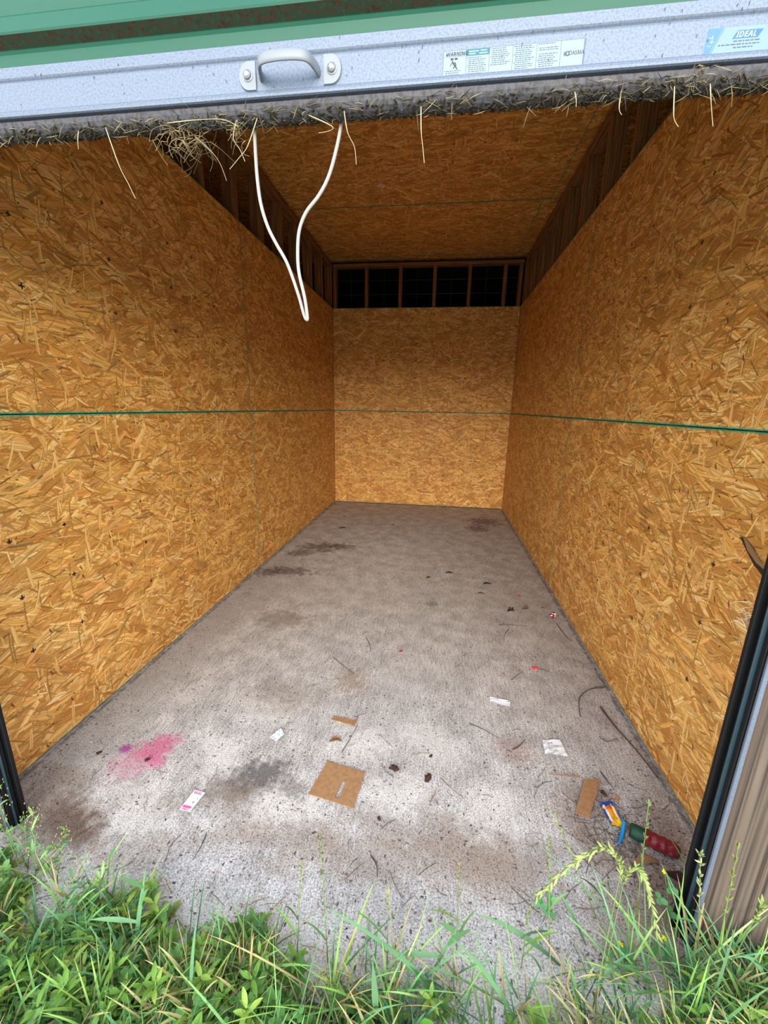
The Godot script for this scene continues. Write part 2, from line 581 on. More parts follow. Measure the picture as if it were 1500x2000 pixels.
	# dark flecks, thicker near the door
	for k in 5200:
		var z := -pow(rng.randf(), 1.5) * 4.7 + 0.2
		var p: Vector2 = at.call(rng.randf() * 2.24, z) * sc
		var l := rng.randi_range(1, 3)
		var c := rgb8(104, 82, 76) * rng.randf_range(0.6, 1.25)
		c.a = rng.randf_range(0.45, 0.9)
		var fleck := Image.create_empty(l + 1, 2 if l > 2 else 1, false, Image.FORMAT_RGBA8)
		fleck.fill(c)
		if rng.randf() < 0.5:
			fleck.rotate_90(CLOCKWISE)
		im.blend_rect(fleck, Rect2i(Vector2i.ZERO, fleck.get_size()), Vector2i(p))
	# fine pitted grain, laid over as detail and as relief
	rng.seed = 78
	var s := 512
	var n1 := noise_image(s, s, 0.16, 3, 9)
	var base := ramped(n1, [rgb8(176, 170, 166), rgb8(214, 210, 207), rgb8(244, 242, 240), rgb8(255, 255, 255), rgb8(255, 255, 255)])
	base.convert(Image.FORMAT_RGBA8)
	for k in 5600:
		var l := rng.randi_range(2, 7)
		var c := rgb8(96, 86, 80) * rng.randf_range(0.7, 1.5)
		c.a = rng.randf_range(0.35, 0.85)
		var p := Vector2(rng.randi_range(4, s - 12), rng.randi_range(4, s - 12))
		var dir := Vector2.RIGHT.rotated(rng.randfn(0.5, 0.7))
		for q in l:
			var at2 := Vector2i(p + dir * q)
			if at2.x >= 0 and at2.y >= 0 and at2.x < s and at2.y < s:
				base.set_pixelv(at2, base.get_pixelv(at2).lerp(Color(c.r, c.g, c.b), c.a))
	for k in 2400:
		base.set_pixel(rng.randi_range(0, s - 1), rng.randi_range(0, s - 1), Color(1, 1, 1))
	var grey: Image = base.duplicate()
	grey.convert(Image.FORMAT_L8)
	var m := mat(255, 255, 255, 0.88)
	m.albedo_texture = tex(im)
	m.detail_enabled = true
	m.detail_blend_mode = BaseMaterial3D.BLEND_MODE_MUL
	m.detail_uv_layer = BaseMaterial3D.DETAIL_UV_2
	m.detail_albedo = tex(base)
	M.fine = tex(grey)
	return m

func wood_material(seed_: int, colors: Array, relief: float, freq := 0.055) -> StandardMaterial3D:
	# grain along v; one picture covers 0.25 m by 1 m
	var g := noise_image(256, 512, freq, 4, seed_, Vector2(1.0, 0.06))
	var m := mat(255, 255, 255, 0.85)
	m.albedo_texture = tex(ramped(g, colors))
	m.uv1_scale = Vector3(4, 1, 1)
	if relief > 0.0:
		m.heightmap_enabled = true
		m.heightmap_texture = tex(g)
		m.heightmap_scale = relief
	return m

func make_materials() -> void:
	rng.seed = 5
	make_flakes()
	M.shade_black = mat(28, 25, 23, 0.9)  # near-black: shade of the unit behind painted into the colour
	M.edge = mat(20, 128, 108, 0.85)
	M.boards = [board_material(11), board_material(12), board_material(13)]
	M.concrete = concrete_material()
	M.stud = wood_material(21, [rgb8(96, 62, 30), rgb8(122, 82, 44), rgb8(146, 102, 58), rgb8(160, 116, 70)], 0.0)
	M.post = wood_material(31, [rgb8(22, 18, 15), rgb8(58, 49, 41), rgb8(78, 68, 58), rgb8(90, 79, 68), rgb8(68, 50, 38)], 0.35, 0.05)
	M.post.uv1_scale = Vector3(4, 0.33, 1)
	M.wire = mat(120, 116, 110, 0.5, 0.6)
	M.paint = mat(12, 72, 55, 0.5)
	var mottled := noise_image(256, 256, 0.06, 4, 41)
	M.dark_mottle = mat(255, 255, 255, 0.9)
	M.dark_mottle.albedo_texture = tex(ramped(mottled, [rgb8(34, 29, 17), rgb8(56, 47, 29), rgb8(28, 54, 40), rgb8(68, 62, 40)]))
	M.dark_mottle.uv1_scale = Vector3(4, 4, 1)
	M.zinc = mat(102, 112, 125, 0.5, 0.3)
	M.zinc.albedo_texture = tex(ramped(noise_image(512, 256, 0.13, 3, 42), [rgb8(190, 194, 200), rgb8(232, 234, 238), rgb8(246, 247, 250), rgb8(255, 255, 255)]))
	M.zinc.uv1_scale = Vector3(3, 6, 1)
	M.cast = mat(112, 118, 124, 0.5, 0.2)
	M.bolt = mat(136, 138, 140, 0.35, 0.6)
	M.vinyl = mat(255, 255, 255, 0.55)
	M.vinyl.albedo_texture = tex(ramped(noise_image(512, 128, 0.05, 4, 43), [rgb8(20, 18, 16), rgb8(44, 43, 45), rgb8(60, 61, 68), rgb8(34, 31, 24)]))
	M.vinyl.uv1_scale = Vector3(3, 8, 1)
	M.steel_dark = mat(44, 62, 70, 0.45, 0.3)
	M.rubber = mat(9, 9, 10, 0.7)
	M.rope = mat(140, 137, 132, 0.8)
	M.leafy = tinted(0.55, 0.55)
	M.dry = tinted(0.8, 0.25)
	M.bits = tinted(0.9)
	M.paper = mat(232, 234, 238, 0.75)
	M.card = mat(172, 128, 84, 0.9)
	var cardtex := ramped(noise_image(128, 128, 0.05, 4, 44), [rgb8(142, 104, 68), rgb8(156, 116, 78), rgb8(166, 124, 84)])
	M.card = mat(255, 255, 255, 0.9)
	M.card.albedo_texture = tex(cardtex)
	M.card.uv1_scale = Vector3(6, 6, 1)
	M.print_red = mat(222, 74, 112, 0.7)
	M.print_dark = mat(46, 50, 56, 0.7)
	M.print_teal = mat(70, 150, 164, 0.6)
	M.print_blue = mat(70, 146, 206, 0.6)
	M.sticker = mat(206, 220, 232, 0.45)
	M.sticker_blue = mat(160, 192, 222, 0.45)

# ---------------------------------------------------------------- the place
func _ready() -> void:
	rng.seed = 1
	light_and_camera()
	make_materials()
	build_shell()
	build_ground()
	build_posts_and_tracks()
	build_door()
	build_litter()
	build_plants()

func light_and_camera() -> void:
	var cam := Camera3D.new()
	cam.name = "camera"
	cam.fov = 102.754
	cam.near = 0.02
	cam.far = 200.0
	cam.transform = Transform3D(Basis(Vector3(0.990773, 0.018404, -0.134280), Vector3(-0.050863, 0.968816, -0.242503), Vector3(0.125630, 0.247095, 0.960813)), Vector3(1.3841, 1.2637, 0.8))
	add_child(cam)
	cam.current = true
	var env := Environment.new()
	var sky := Sky.new()
	var sm := ProceduralSkyMaterial.new()
	sm.sky_top_color = Color(0.66, 0.72, 0.80)
	sm.sky_horizon_color = Color(1.0, 1.0, 1.0)
	sm.sky_curve = 0.35
	sm.ground_bottom_color = Color(0.25, 0.28, 0.2)
	sm.ground_horizon_color = Color(0.4, 0.42, 0.36)
	sm.sky_energy_multiplier = 1.0
	sky.sky_material = sm
	env.background_mode = Environment.BG_SKY
	env.sky = sky
	env.background_energy_multiplier = 1.0
	env.tonemap_mode = Environment.TONE_MAPPER_LINEAR
	env.tonemap_exposure = 6.0
	env.sdfgi_enabled = true
	env.ssao_enabled = true
	env.ssil_enabled = true
	var we := WorldEnvironment.new()
	we.name = "sky"
	we.environment = env
	add_child(we)
	var sun := DirectionalLight3D.new()      # low sun behind thin cloud, at the photographer's back
	sun.name = "hazy_sun"
	sun.light_color = Color(1.0, 0.96, 0.9)
	sun.light_energy = 0.38
	sun.light_angular_distance = 50.0
	sun.shadow_enabled = true
	sun.sky_mode = DirectionalLight3D.SKY_MODE_LIGHT_ONLY
	add_child(sun)
	sun.rotation_degrees = Vector3(-8.0, 4.0, 0.0)

func stud_row(parent: Node, along: Array, place: Callable, ch := 0.002) -> void:
	for a in along:
		var st := begin()
		var b: Array = place.call(a)
		box(st, b[0], b[1], ch)
		obj("stud", st, M.stud, parent)

func build_shell() -> void:
	# slab
	var st := begin()
	var z1 := 0.22
	var cuts_x := [0.0, W]
	var tops := begin()
	var xs := [-0.1, W + 0.1]
	var q := [Vector3(xs[0], 0, BACK - 0.1), Vector3(xs[1], 0, BACK - 0.1), Vector3(xs[1], 0, z1), Vector3(xs[0], 0, z1)]
	for k in [[0, 1, 2], [0, 2, 3]]:
		for i in k:
			var p: Vector3 = q[i]
			tops.set_normal(Vector3.UP)
			tops.set_uv(Vector2(p.x / W, (p.z - BACK) / 4.792))
			tops.set_uv2(Vector2(p.x / 0.56, p.z / 0.56))
			tops.add_vertex(p)
	quad(st, q[0], q[1], q[1] + Vector3(0, -0.15, 0), q[0] + Vector3(0, -0.15, 0), Vector3(0, 0, -1))
	quad(st, q[2], q[3], q[3] + Vector3(0, -0.15, 0), q[2] + Vector3(0, -0.15, 0), Vector3(0, 0, 1))
	quad(st, q[1], q[2], q[2] + Vector3(0, -0.15, 0), q[1] + Vector3(0, -0.15, 0), Vector3(1, 0, 0))
	quad(st, q[0], q[3], q[3] + Vector3(0, -0.15, 0), q[0] + Vector3(0, -0.15, 0), Vector3(-1, 0, 0))
	quad(st, q[0] + Vector3(0, -0.15, 0), q[1] + Vector3(0, -0.15, 0), q[2] + Vector3(0, -0.15, 0), q[3] + Vector3(0, -0.15, 0), Vector3(0, -1, 0))
	var mesh := tops.commit()
	st.commit(mesh)
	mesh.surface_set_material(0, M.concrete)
	mesh.surface_set_material(1, mat(150, 146, 140, 0.9))
	var fl := MeshInstance3D.new()
	fl.name = "floor"
	fl.mesh = mesh
	add_child(fl)
	tag(fl, "stained grey concrete floor slab of the storage unit with pink paint mark", "floor", "", "structure")

	var gap := 0.0025
	var s := 1.0 / 2.44
	var t := 1.0 / 1.22
	# side walls: two sheets long, two high
	for side in [0, 1]:
		var wall := thing("wall_left" if side == 0 else "wall_right", ("left" if side == 0 else "right") + " wall of orange strand board with open studs and wire mesh above", "wall", Vector3.ZERO, 0.0, "", "structure")
		var x: float = 0.0 if side == 0 else W
		var n := Vector3(1, 0, 0) if side == 0 else Vector3(-1, 0, 0)
		for row in 2:
			var y0: float = 0.006 if row == 0 else 1.22 + gap / 2
			var h: float = 1.22 - gap / 2 - y0 if row == 0 else TOP - y0
			for sheet in 2:
				var za: float = [-0.0, SEAM - gap / 2][sheet]
				var zb: float = [SEAM + gap / 2, BACK + 0.001][sheet]
				var first: float = [0.305, SEAM][sheet]
				var u0 := (first - za) * s
				var uvu := Vector2(s, 0)
				var vlow: float = 1.0 - (y0 - row * 1.22) * t
				if side == 1:    # turned end for end, so the two walls differ
					u0 = 1.0 - u0
					uvu = -uvu
				var m: Material = M.boards[(row * 2 + sheet + side) % 3]
				board(wall, Vector3(x, y0, za), Vector3(0, 0, -1), Vector3.UP, n, za - zb, h, Vector2(u0, vlow), uvu, Vector2(0, -t), m)
		# studs and top plate behind the sheets
		var d := -1.0 if side == 0 else 1.0
		var zs := []
		for k in range(-5, 7):
			zs.append(SEAM - k * 0.4064)
		stud_row(wall, zs, func(z):
			var xa: float = x + d * 0.0125
			var xb: float = x + d * 0.1015
			return [Vector3(minf(xa, xb), 0.04, maxf(z - 0.019, BACK - 0.09)), Vector3(maxf(xa, xb), 2.892, z + 0.019)])
		for k in 2:
			var pl := begin()
			var xa: float = x + d * 0.0125
			var xb: float = x + d * 0.1015
			box(pl, Vector3(minf(xa, xb), 2.893 if k == 0 else 0.0, BACK - 0.1), Vector3(maxf(xa, xb), 2.931 if k == 0 else 0.038, -0.13), 0.002)
			obj("top_plate" if k == 0 else "bottom_plate", pl, M.stud, wall)
		var mesh_st := begin()
		var xw: float = x + d * 0.105
		for k in 23:
			var z := -0.15 - k * 0.2032
			tube(mesh_st, [Vector3(xw, 2.3, z), Vector3(xw, 2.93, z)], [0.0018], 4)
		for y in [2.46, 2.61, 2.765, 2.92]:
			tube(mesh_st, [Vector3(xw + d * 0.003, y, -0.13), Vector3(xw + d * 0.003, y, BACK)], [0.0018], 4)
		obj("wire_mesh", mesh_st, M.wire, wall)
		if side == 1:      # one big strand torn out near the track
			var torn := begin()
			blade(torn, [Vector3(x - 0.001, 0.928, -0.425), Vector3(x - 0.004, 0.908, -0.39), Vector3(x - 0.006, 0.882, -0.35), Vector3(x - 0.003, 0.862, -0.318), Vector3(x - 0.002, 0.845, -0.29)], 0.022, Vector3(-1, 0, 0), col(62, 40, 26), 0.3, 0.3, -0.3)
			blade(torn, [Vector3(x - 0.003, 0.932, -0.41), Vector3(x - 0.010, 0.912, -0.37), Vector3(x - 0.012, 0.890, -0.33), Vector3(x - 0.008, 0.875, -0.30)], 0.013, Vector3(-1, 0.6, 0), col(132, 104, 70), 0.2, 0.3, 0.3)
			tag(obj("torn_strand", torn, M.dry, wall), "dark torn strand near the right track", "")
	# back wall
	var wb := thing("wall_back", "back wall of orange strand board with dark gap and five studs above", "wall", Vector3.ZERO, 0.0, "", "structure")
	for row in 2:
		var y0: float = 0.006 if row == 0 else 1.22 + gap / 2
		var h: float = 1.22 - gap / 2 - y0 if row == 0 else TOP - y0
		board(wb, Vector3(0.001, y0, BACK), Vector3.RIGHT, Vector3.UP, Vector3(0, 0, 1), W - 0.002, h, Vector2((0.001 + 0.175) * s, 1.0 - (y0 - row * 1.22) * t), Vector2(s, 0), Vector2(0, -t), M.boards[2 - row])
	stud_row(wb, [0.02, 0.412, 0.825, 1.232, 1.638, 2.042, 2.215], func(xx): return [Vector3(xx - 0.019, 0.04, BACK - 0.102), Vector3(xx + 0.019, 2.892, BACK - 0.0125)])
	var tp := begin()
	box(tp, Vector3(-0.0, 2.893, BACK - 0.102), Vector3(W, 2.931, BACK - 0.0125), 0.002)
	obj("top_plate", tp, M.stud, wb)
	var wm := begin()
	for k in 12:
		var xx := 0.006 + k * 0.2032
		tube(wm, [Vector3(xx, 2.3, BACK - 0.105), Vector3(xx, 2.93, BACK - 0.105)], [0.0018], 4)
	for y in [2.46, 2.61, 2.765, 2.92]:
		tube(wm, [Vector3(0, y, BACK - 0.108), Vector3(W, y, BACK - 0.108)], [0.0018], 4)
	obj("wire_mesh", wm, M.wire, wb)
	# ceiling sheets run on over the units next door
	var ce := thing("ceiling", "dark strand board ceiling with one open joint across it", "ceiling", Vector3.ZERO, 0.0, "", "structure")
	var edges := [0.14, -0.84, -2.061, -3.28, -4.68, -5.82, -6.94]
	for k in 6:
		var za: float = edges[k]
		var zb: float = edges[k + 1] + (0.006 if k == 2 else 0.001)
		for j in 3:
			var xa: float = [-2.36, -0.1, W + 0.1][j]
			var xb: float = [-0.102, W + 0.098, W + 2.36][j]
			board(ce, Vector3(xa, CEIL, za), Vector3.RIGHT, Vector3(0, 0, -1), Vector3.DOWN, xb - xa, za - zb, Vector2(0.02 * (k + j), 1.0), Vector2(s, 0), Vector2(0, -t), M.boards[(k + j) % 3] if k < 4 else M.shade_black, "ceiling_board")  # rows over the unit behind go near-black as painted shade
	var roof := begin()
	box(roof, Vector3(-2.5, CEIL + 0.03, -7.1), Vector3(W + 2.5, CEIL + 0.08, 0.16), 0.002)
	obj("roof_sheet", roof, mat(120, 124, 126, 0.6), ce)
	# dark empty units next door and behind, closed to the daylight
	for k in [["wall_far_left", Vector3(-2.5, -0.1, -7.1), Vector3(-2.36, CEIL + 0.03, 0.14), "outer wall of the neighbouring unit on the left"], ["wall_far_right", Vector3(W + 2.36, -0.1, -7.1), Vector3(W + 2.5, CEIL + 0.03, 0.14), "outer wall of the neighbouring unit on the right"], ["wall_far_back", Vector3(-2.36, -0.1, -7.1), Vector3(W + 2.36, CEIL + 0.03, -6.96), "rear wall of the unit behind, near-black with its shade painted in"], ["wall_front_left", Vector3(-2.36, -0.1, -0.08), Vector3(-0.04, CEIL + 0.03, -0.02), "closed front of the unit on the left"], ["wall_front_right", Vector3(W + 0.02, -0.1, -0.08), Vector3(W + 2.36, CEIL + 0.03, -0.02), "closed front of the unit on the right"], ["floor_neighbour", Vector3(-2.36, -0.1, -6.96), Vector3(-0.11, -0.01, 0.02), "bare slab of the unit on the left"], ["floor_neighbour", Vector3(W + 0.11, -0.1, -6.96), Vector3(W + 2.36, -0.01, 0.02), "bare slab of the unit on the right"], ["floor_neighbour", Vector3(-0.11, -0.1, -6.96), Vector3(W + 0.11, -0.01, BACK - 0.11), "bare slab of the unit behind"]]:
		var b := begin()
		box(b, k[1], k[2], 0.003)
		tag(obj(k[0], b, M.shade_black if k[0] == "wall_far_back" else mat(150, 112, 70, 0.9) if k[0].begins_with("wall_far") else M.paint if k[0].begins_with("wall_front") else mat(130, 126, 120, 0.9)), k[3], "wall" if k[0].begins_with("wall") else "floor", "", "structure")  # rear wall near-black, its shade painted into the colour
	# header above the doorway
	var hd := begin()
	box(hd, Vector3(-0.02, 2.2, 0.03), Vector3(W + 0.02, CEIL + 0.03, 0.12), 0.003)
	tag(obj("wall_front_header", hd, mat(60, 120, 100, 0.5)), "wall above the roll-up doorway", "wall", "", "structure")
	# square paper tag stapled to the ceiling
	var pt := begin()
	box(pt, Vector3(-0.03, -0.004, -0.024), Vector3(0.03, 0.0, 0.024), 0.0005)
	var o := obj("paper_tag", pt, mat(214, 200, 176, 0.8))
	o.position = Vector3(0.825, CEIL - 0.0002, -2.94)
	o.rotation.y = 0.7
	tag(o, "small square pale tag stuck on the strand board ceiling", "tag")

func veg_edge(x: float) -> float:     # where plants take over from the slab
	return 0.155 + 0.035 * sin(x * 5.0 + 0.6) - 0.10 * smoothstep(0.55, 0.15, x) - 0.13 * smoothstep(1.75, 2.2, x) + 0.03 * sin(x * 17.0)

var ground_noise := FastNoiseLite.new()
func soil(x: float, z: float) -> float:
	var over := smoothstep(-0.06, 0.12, z - veg_edge(x) - 0.02)
	return lerpf(-0.05, 0.012, over) + ground_noise.get_noise_2d(x * 100.0, z * 100.0) * 0.022 * smoothstep(0.0, 0.2, z - 0.05) - 0.02 * smoothstep(1.0, 3.0, z)

func build_ground() -> void:
	ground_noise.seed = 4
	ground_noise.frequency = 0.09
	ground_noise.fractal_octaves = 3
	var xs := []
	var zs := []
	for k in range(-60, 0, 6):
		xs.append(float(k) * 0.5)
	for k in 92:
		xs.append(-0.6 + k * 0.04)
	for k in range(6, 66, 6):
		xs.append(float(k) * 0.5 + 0.5)
	for k in 44:
		zs.append(0.0 + k * 0.03)
	var st := begin()
	st.set_smooth_group(0)
	for i in xs.size() - 1:
		for j in zs.size() - 1:
			var p := []
			for k in [[0, 0], [1, 0], [1, 1], [0, 1]]:
				var x: float = xs[i + k[0]]
				var z: float = zs[j + k[1]]
				p.append(Vector3(x, soil(x, z), z))
			for k in [[0, 1, 2], [0, 2, 3]]:
				for q in k:
					st.set_uv(Vector2(p[q].x, p[q].z))
					st.add_vertex(p[q])
	st.generate_normals()
	var g := noise_image(512, 512, 0.05, 5, 51)
	var m := mat(255, 255, 255, 0.95)
	m.albedo_texture = tex(ramped(g, [rgb8(58, 46, 34), rgb8(96, 78, 58), rgb8(92, 98, 56), rgb8(120, 104, 78)]))
	m.uv1_scale = Vector3(2.5, 2.5, 1)
	var dr := begin()
	box(dr, Vector3(-30, -0.3, 1.27), Vector3(30, -0.02, 12.0), 0.01)  # added out of view to bounce daylight onto ceiling and walls
	tag(obj("bounce_slab", dr, mat(196, 192, 184, 0.9)), "added pale slab out of view that bounces daylight into the unit", "bounce_slab", "", "structure")
	var lawn := begin()
	box(lawn, Vector3(-30, -0.35, 12.0), Vector3(30, -0.03, 60.0), 0.01)
	tag(obj("lawn", lawn, mat(112, 132, 78, 0.95)), "grass beyond the added slab", "lawn", "", "structure")
	tag(obj("ground", st, m), "bare brown soil outside the doorway under the weeds", "ground", "", "structure")

func build_posts_and_tracks() -> void:
	for side in [0, 1]:
		var mx := func(a: float, b: float) -> Array: return [a, b] if side == 1 else [2.2 - b, 2.2 - a]
		var word: String = ["left", "right"][side]
		# weathered post: three planks wide shape with grooves, slightly proud of one another
		var post := thing("door_post", "weathered grey wooden post at the %s edge of the doorway" % word, "post")
		var st := begin()
		var a: Array = mx.call(2.052, 2.235)
		box(st, Vector3(a[0], -0.12, -0.05), Vector3(a[1], CEIL - 0.02, 0.002), 0.006)
		obj("timber", st, M.post, post)
		# guide track: a channel of two lips and a web, with a wear strip and a bright outer edge
		var tr := thing("door_track", "dark steel door guide track with black wear strip at the %s of the doorway" % word, "door track")
		var parts := [["channel", M.steel_dark, [[2.0335, 2.0515, -0.022, -0.019], [2.0495, 2.0515, -0.052, -0.0195], [2.035, 2.0515, -0.054, -0.051]]], ["wear_strip", M.rubber, [[2.031, 2.050, -0.0505, -0.040], [2.039, 2.0493, -0.032, -0.0225]]], ["outer_angle", M.zinc, [[2.0425, 2.0518, -0.004, 0.0025], [2.0485, 2.0518, -0.0185, -0.0045]]], ["edge_seal", M.rubber, [[2.0408, 2.0484, -0.0165, -0.0065]]]]
		for p in parts:
			var b := begin()
			for r in p[2]:
				var e: Array = mx.call(r[0], r[1])
				box(b, Vector3(e[0], -0.045, r[2]), Vector3(e[1], 2.6, r[3]), 0.0012)
			obj(p[0], b, p[1], tr)

func text(words: String, size: float, m: Material, parent: Node, at: Vector3, bold := false, called := "lettering", slant := 0.0) -> void:
	var tm := TextMesh.new()
	var f := SystemFont.new()
	f.font_names = PackedStringArray(["Droid Sans"])
	f.font_weight = 700 if bold else 400
	tm.font = f
	tm.text = words
	tm.font_size = 32
	tm.pixel_size = size / 32.0
	tm.depth = 0.0002
	tm.curve_step = 2.0
	tm.material = m
	var o := MeshInstance3D.new()
	o.name = called
	o.mesh = tm
	o.position = at
	if slant != 0.0:
		o.basis = Basis(Vector3(1, 0, 0), Vector3(slant, 1, 0), Vector3(0, 0, 1))
	parent.add_child(o, true)

func build_door() -> void:
	var door := thing("door_1", "raised green ribbed steel roll-up door with silver bottom bar", "door", Vector3.ZERO, 0.0, "", "structure")
	var x0 := 0.178
	var x1 := 2.022
	# ribbed curtain, in bands so that the brown mottle covers the undersides of the ribs only
	var clean := begin()
	var under := begin()
	var y := 1.84
	while y < 2.6:
		extrude_x(clean, [Vector2(y, -0.012), Vector2(y + 0.021, -0.010), Vector2(y + 0.0245, -0.0075), Vector2(y + 0.027, -0.009)], x0, x1, true)
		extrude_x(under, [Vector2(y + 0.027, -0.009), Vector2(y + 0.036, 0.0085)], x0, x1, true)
		extrude_x(clean, [Vector2(y + 0.036, 0.0085), Vector2(y + 0.039, 0.0098), Vector2(y + 0.061, 0.0072), Vector2(y + 0.064, 0.005), Vector2(y + 0.074, -0.014), Vector2(y + 0.1, -0.012)], x0, x1, true)
		y += 0.1
	obj("curtain", clean, M.paint, door)
	tag(obj("rib_underside", under, M.dark_mottle, door), "mottled brown underside of the ribs", "")
	# bottom bar
	var bar := begin()
	extrude_x(bar, [Vector2(1.8365, -0.004), Vector2(1.8365, 0.0), Vector2(1.8355, 0.0012), Vector2(1.8205, 0.0012), Vector2(1.8185, 0.0), Vector2(1.8165, -0.0018), Vector2(1.8145, 0.0), Vector2(1.812, 0.0008), Vector2(1.7725, 0.0008), Vector2(1.770, 0.0022), Vector2(1.7665, 0.0032), Vector2(1.7635, 0.0025), Vector2(1.762, 0.0), Vector2(1.762, -0.03), Vector2(1.764, -0.03), Vector2(1.764, -0.004)], 0.2, 2.0)
	obj("bottom_bar", bar, M.zinc, door)
	# rounded vinyl seal under the bar
	var seal := begin()
	var outline := [Vector2(1.7615, -0.036), Vector2(1.7615, -0.006), Vector2(1.7585, -0.006)]
	for k in 11:
		var a := PI * k / 10.0
		outline.append(Vector2(1.7575 - sin(a) * 0.0225, -0.019 + cos(a) * 0.0175))
	outline.append(Vector2(1.7585, -0.034))
	extrude_x(seal, outline, 0.2, 2.0)
	obj("bottom_seal", seal, M.vinyl, door)
	# lift handle
	var hy := 1.792
	var hd := begin()
	tube(hd, spline([Vector3(1.061, hy - 0.001, 0.003), Vector3(1.0635, hy, 0.012), Vector3(1.070, hy, 0.030), Vector3(1.083, hy, 0.037), Vector3(1.11, hy, 0.039), Vector3(1.137, hy, 0.037), Vector3(1.150, hy, 0.030), Vector3(1.1565, hy, 0.012), Vector3(1.159, hy - 0.001, 0.003)], 4), [0.0032], 12, 2.6, Vector3.UP)
	for sd in [-1, 1]:
		var cx: float = 1.11 + sd * 0.07
		var ol := []
		for k in 13:
			var a := -PI / 2 + PI * k / 12.0
			ol.append(Vector2(hy + sin(a) * 0.0195, cx + sd * (cos(a) * 0.0165)))
		ol.append(Vector2(hy + 0.0195, cx - sd * 0.012))
		ol.append(Vector2(hy - 0.0195, cx - sd * 0.012))
		var idx := Geometry2D.triangulate_polygon(PackedVector2Array(ol))
		for k in range(0, idx.size(), 3):
			tri(hd, Vector3(ol[idx[k]].y, ol[idx[k]].x, 0.0042), Vector3(ol[idx[k + 1]].y, ol[idx[k + 1]].x, 0.0042), Vector3(ol[idx[k + 2]].y, ol[idx[k + 2]].x, 0.0042), Vector3(0, 0, 1))
		for k in ol.size():
			var p: Vector2 = ol[k]
			var q: Vector2 = ol[(k + 1) % ol.size()]
			var m := (p + q) / 2.0
			quad(hd, Vector3(p.y, p.x, 0.0042), Vector3(q.y, q.x, 0.0042), Vector3(lerpf(q.y, cx, -0.08), lerpf(q.x, hy, -0.06), 0.0008), Vector3(lerpf(p.y, cx, -0.08), lerpf(p.x, hy, -0.06), 0.0008), Vector3(m.y - cx, m.x - hy, 0.3))
	var handle := obj("lift_handle", hd, M.cast, door)
	for sd in [-1, 1]:
		var bt := begin()
		var cx: float = 1.11 + sd * 0.0715
		var rr := [0.0085, 0.0085, 0.0072, 0.0072, 0.006, 0.0035, 0.0003]
		var zz := [0.004, 0.0052, 0.0058, 0.0058, 0.0085, 0.0105, 0.011]
		for i in 6:
			for k in 14:
				var a := TAU * k / 14
				var b := TAU * (k + 1) / 14
				quad(bt, Vector3(cx + cos(a) * rr[i], hy + sin(a) * rr[i], zz[i]), Vector3(cx + cos(b) * rr[i], hy + sin(b) * rr[i], zz[i]), Vector3(cx + cos(b) * rr[i + 1], hy + sin(b) * rr[i + 1], zz[i + 1]), Vector3(cx + cos(a) * rr[i + 1], hy + sin(a) * rr[i + 1], zz[i + 1]), Vector3(cos(a), sin(a), 0.6))
		obj("bolt", bt, M.bolt, handle)
	# warning label, six columns
	var sx := 1.3595
	var sy := 1.767
	var zf := 0.0009
	var lab := begin()
	quad(lab, Vector3(sx, sy, zf), Vector3(sx + 0.211, sy + 0.001, zf), Vector3(sx + 0.211, sy + 0.037, zf), Vector3(sx, sy + 0.036, zf), Vector3(0, 0, 1), Vector2(0, 1), Vector2(1, 1), Vector2(1, 0), Vector2(0, 0))
	var li := Image.create_empty(1266, 216, false, Image.FORMAT_RGB8)
	li.fill(rgb8(208, 222, 232))
	rng.seed = 9
	var dark := rgb8(70, 82, 96)
	for k in 6:
		li.fill_rect(Rect2i(k * 211, 0, 3, 216), dark)
	li.fill_rect(Rect2i(0, 0, 1266, 3), rgb8(120, 134, 150))
	li.fill_rect(Rect2i(0, 212, 1266, 4), rgb8(110, 124, 140))
	li.fill_rect(Rect2i(1254, 0, 12, 216), rgb8(120, 140, 158))
	li.fill_rect(Rect2i(3, 47, 208, 2), dark)
	li.fill_rect(Rect2i(214, 3, 208, 48), rgb8(66, 148, 162))
	for r in [[236, 12, 90], [340, 10, 60], [236, 30, 60], [330, 30, 74]]:
		li.fill_rect(Rect2i(r[0], r[1], r[2], 10), rgb8(196, 222, 228))
	# rows of print too small to read
	var rows := [[12, 150, 4, 186], [222, 62, 10, 176], [436, 10, 9, 180], [646, 10, 13, 184], [856, 8, 12, 184]]
	for r in rows:
		for k in r[2]:
			if r[0] == 856 and (k == 1 or k == 4):
				continue
			var yy: int = r[1] + k * 15
			var xx: int = r[0] + (0 if k % 4 == 0 else 12)
			var stop: int = r[0] + r[3] - rng.randi_range(0, 50)
			while xx < stop:
				var wl := rng.randi_range(8, 30)
				li.fill_rect(Rect2i(xx, yy, mini(wl, stop - xx), 7), rgb8(112, 126, 142))
				xx += wl + 5
	li.fill_rect(Rect2i(1190, 190, 50, 8), rgb8(120, 134, 150))
	# falling-door pictogram: two blocks and a running figure
	li.fill_rect(Rect2i(68, 56, 28, 15), rgb8(60, 50, 58))
	li.fill_rect(Rect2i(106, 56, 28, 15), rgb8(60, 50, 58))
	for seg in [[84, 78, 96, 98, 9], [96, 98, 112, 116, 9], [112, 116, 132, 142, 7], [96, 92, 74, 100, 5], [74, 100, 70, 114, 5], [98, 98, 114, 92, 6], [112, 94, 120, 108, 5], [110, 116, 98, 134, 7]]:
		for q in 24:
			var p := Vector2(seg[0], seg[1]).lerp(Vector2(seg[2], seg[3]), q / 23.0)
			li.fill_rect(Rect2i(int(p.x) - seg[4] / 2, int(p.y) - seg[4] / 2, seg[4], seg[4]), rgb8(50, 58, 66))
	for q in 18:   # warning triangle
		li.fill_rect(Rect2i(32 - q / 2 - 1, 20 + q, q + 2, 1), rgb8(50, 58, 66))
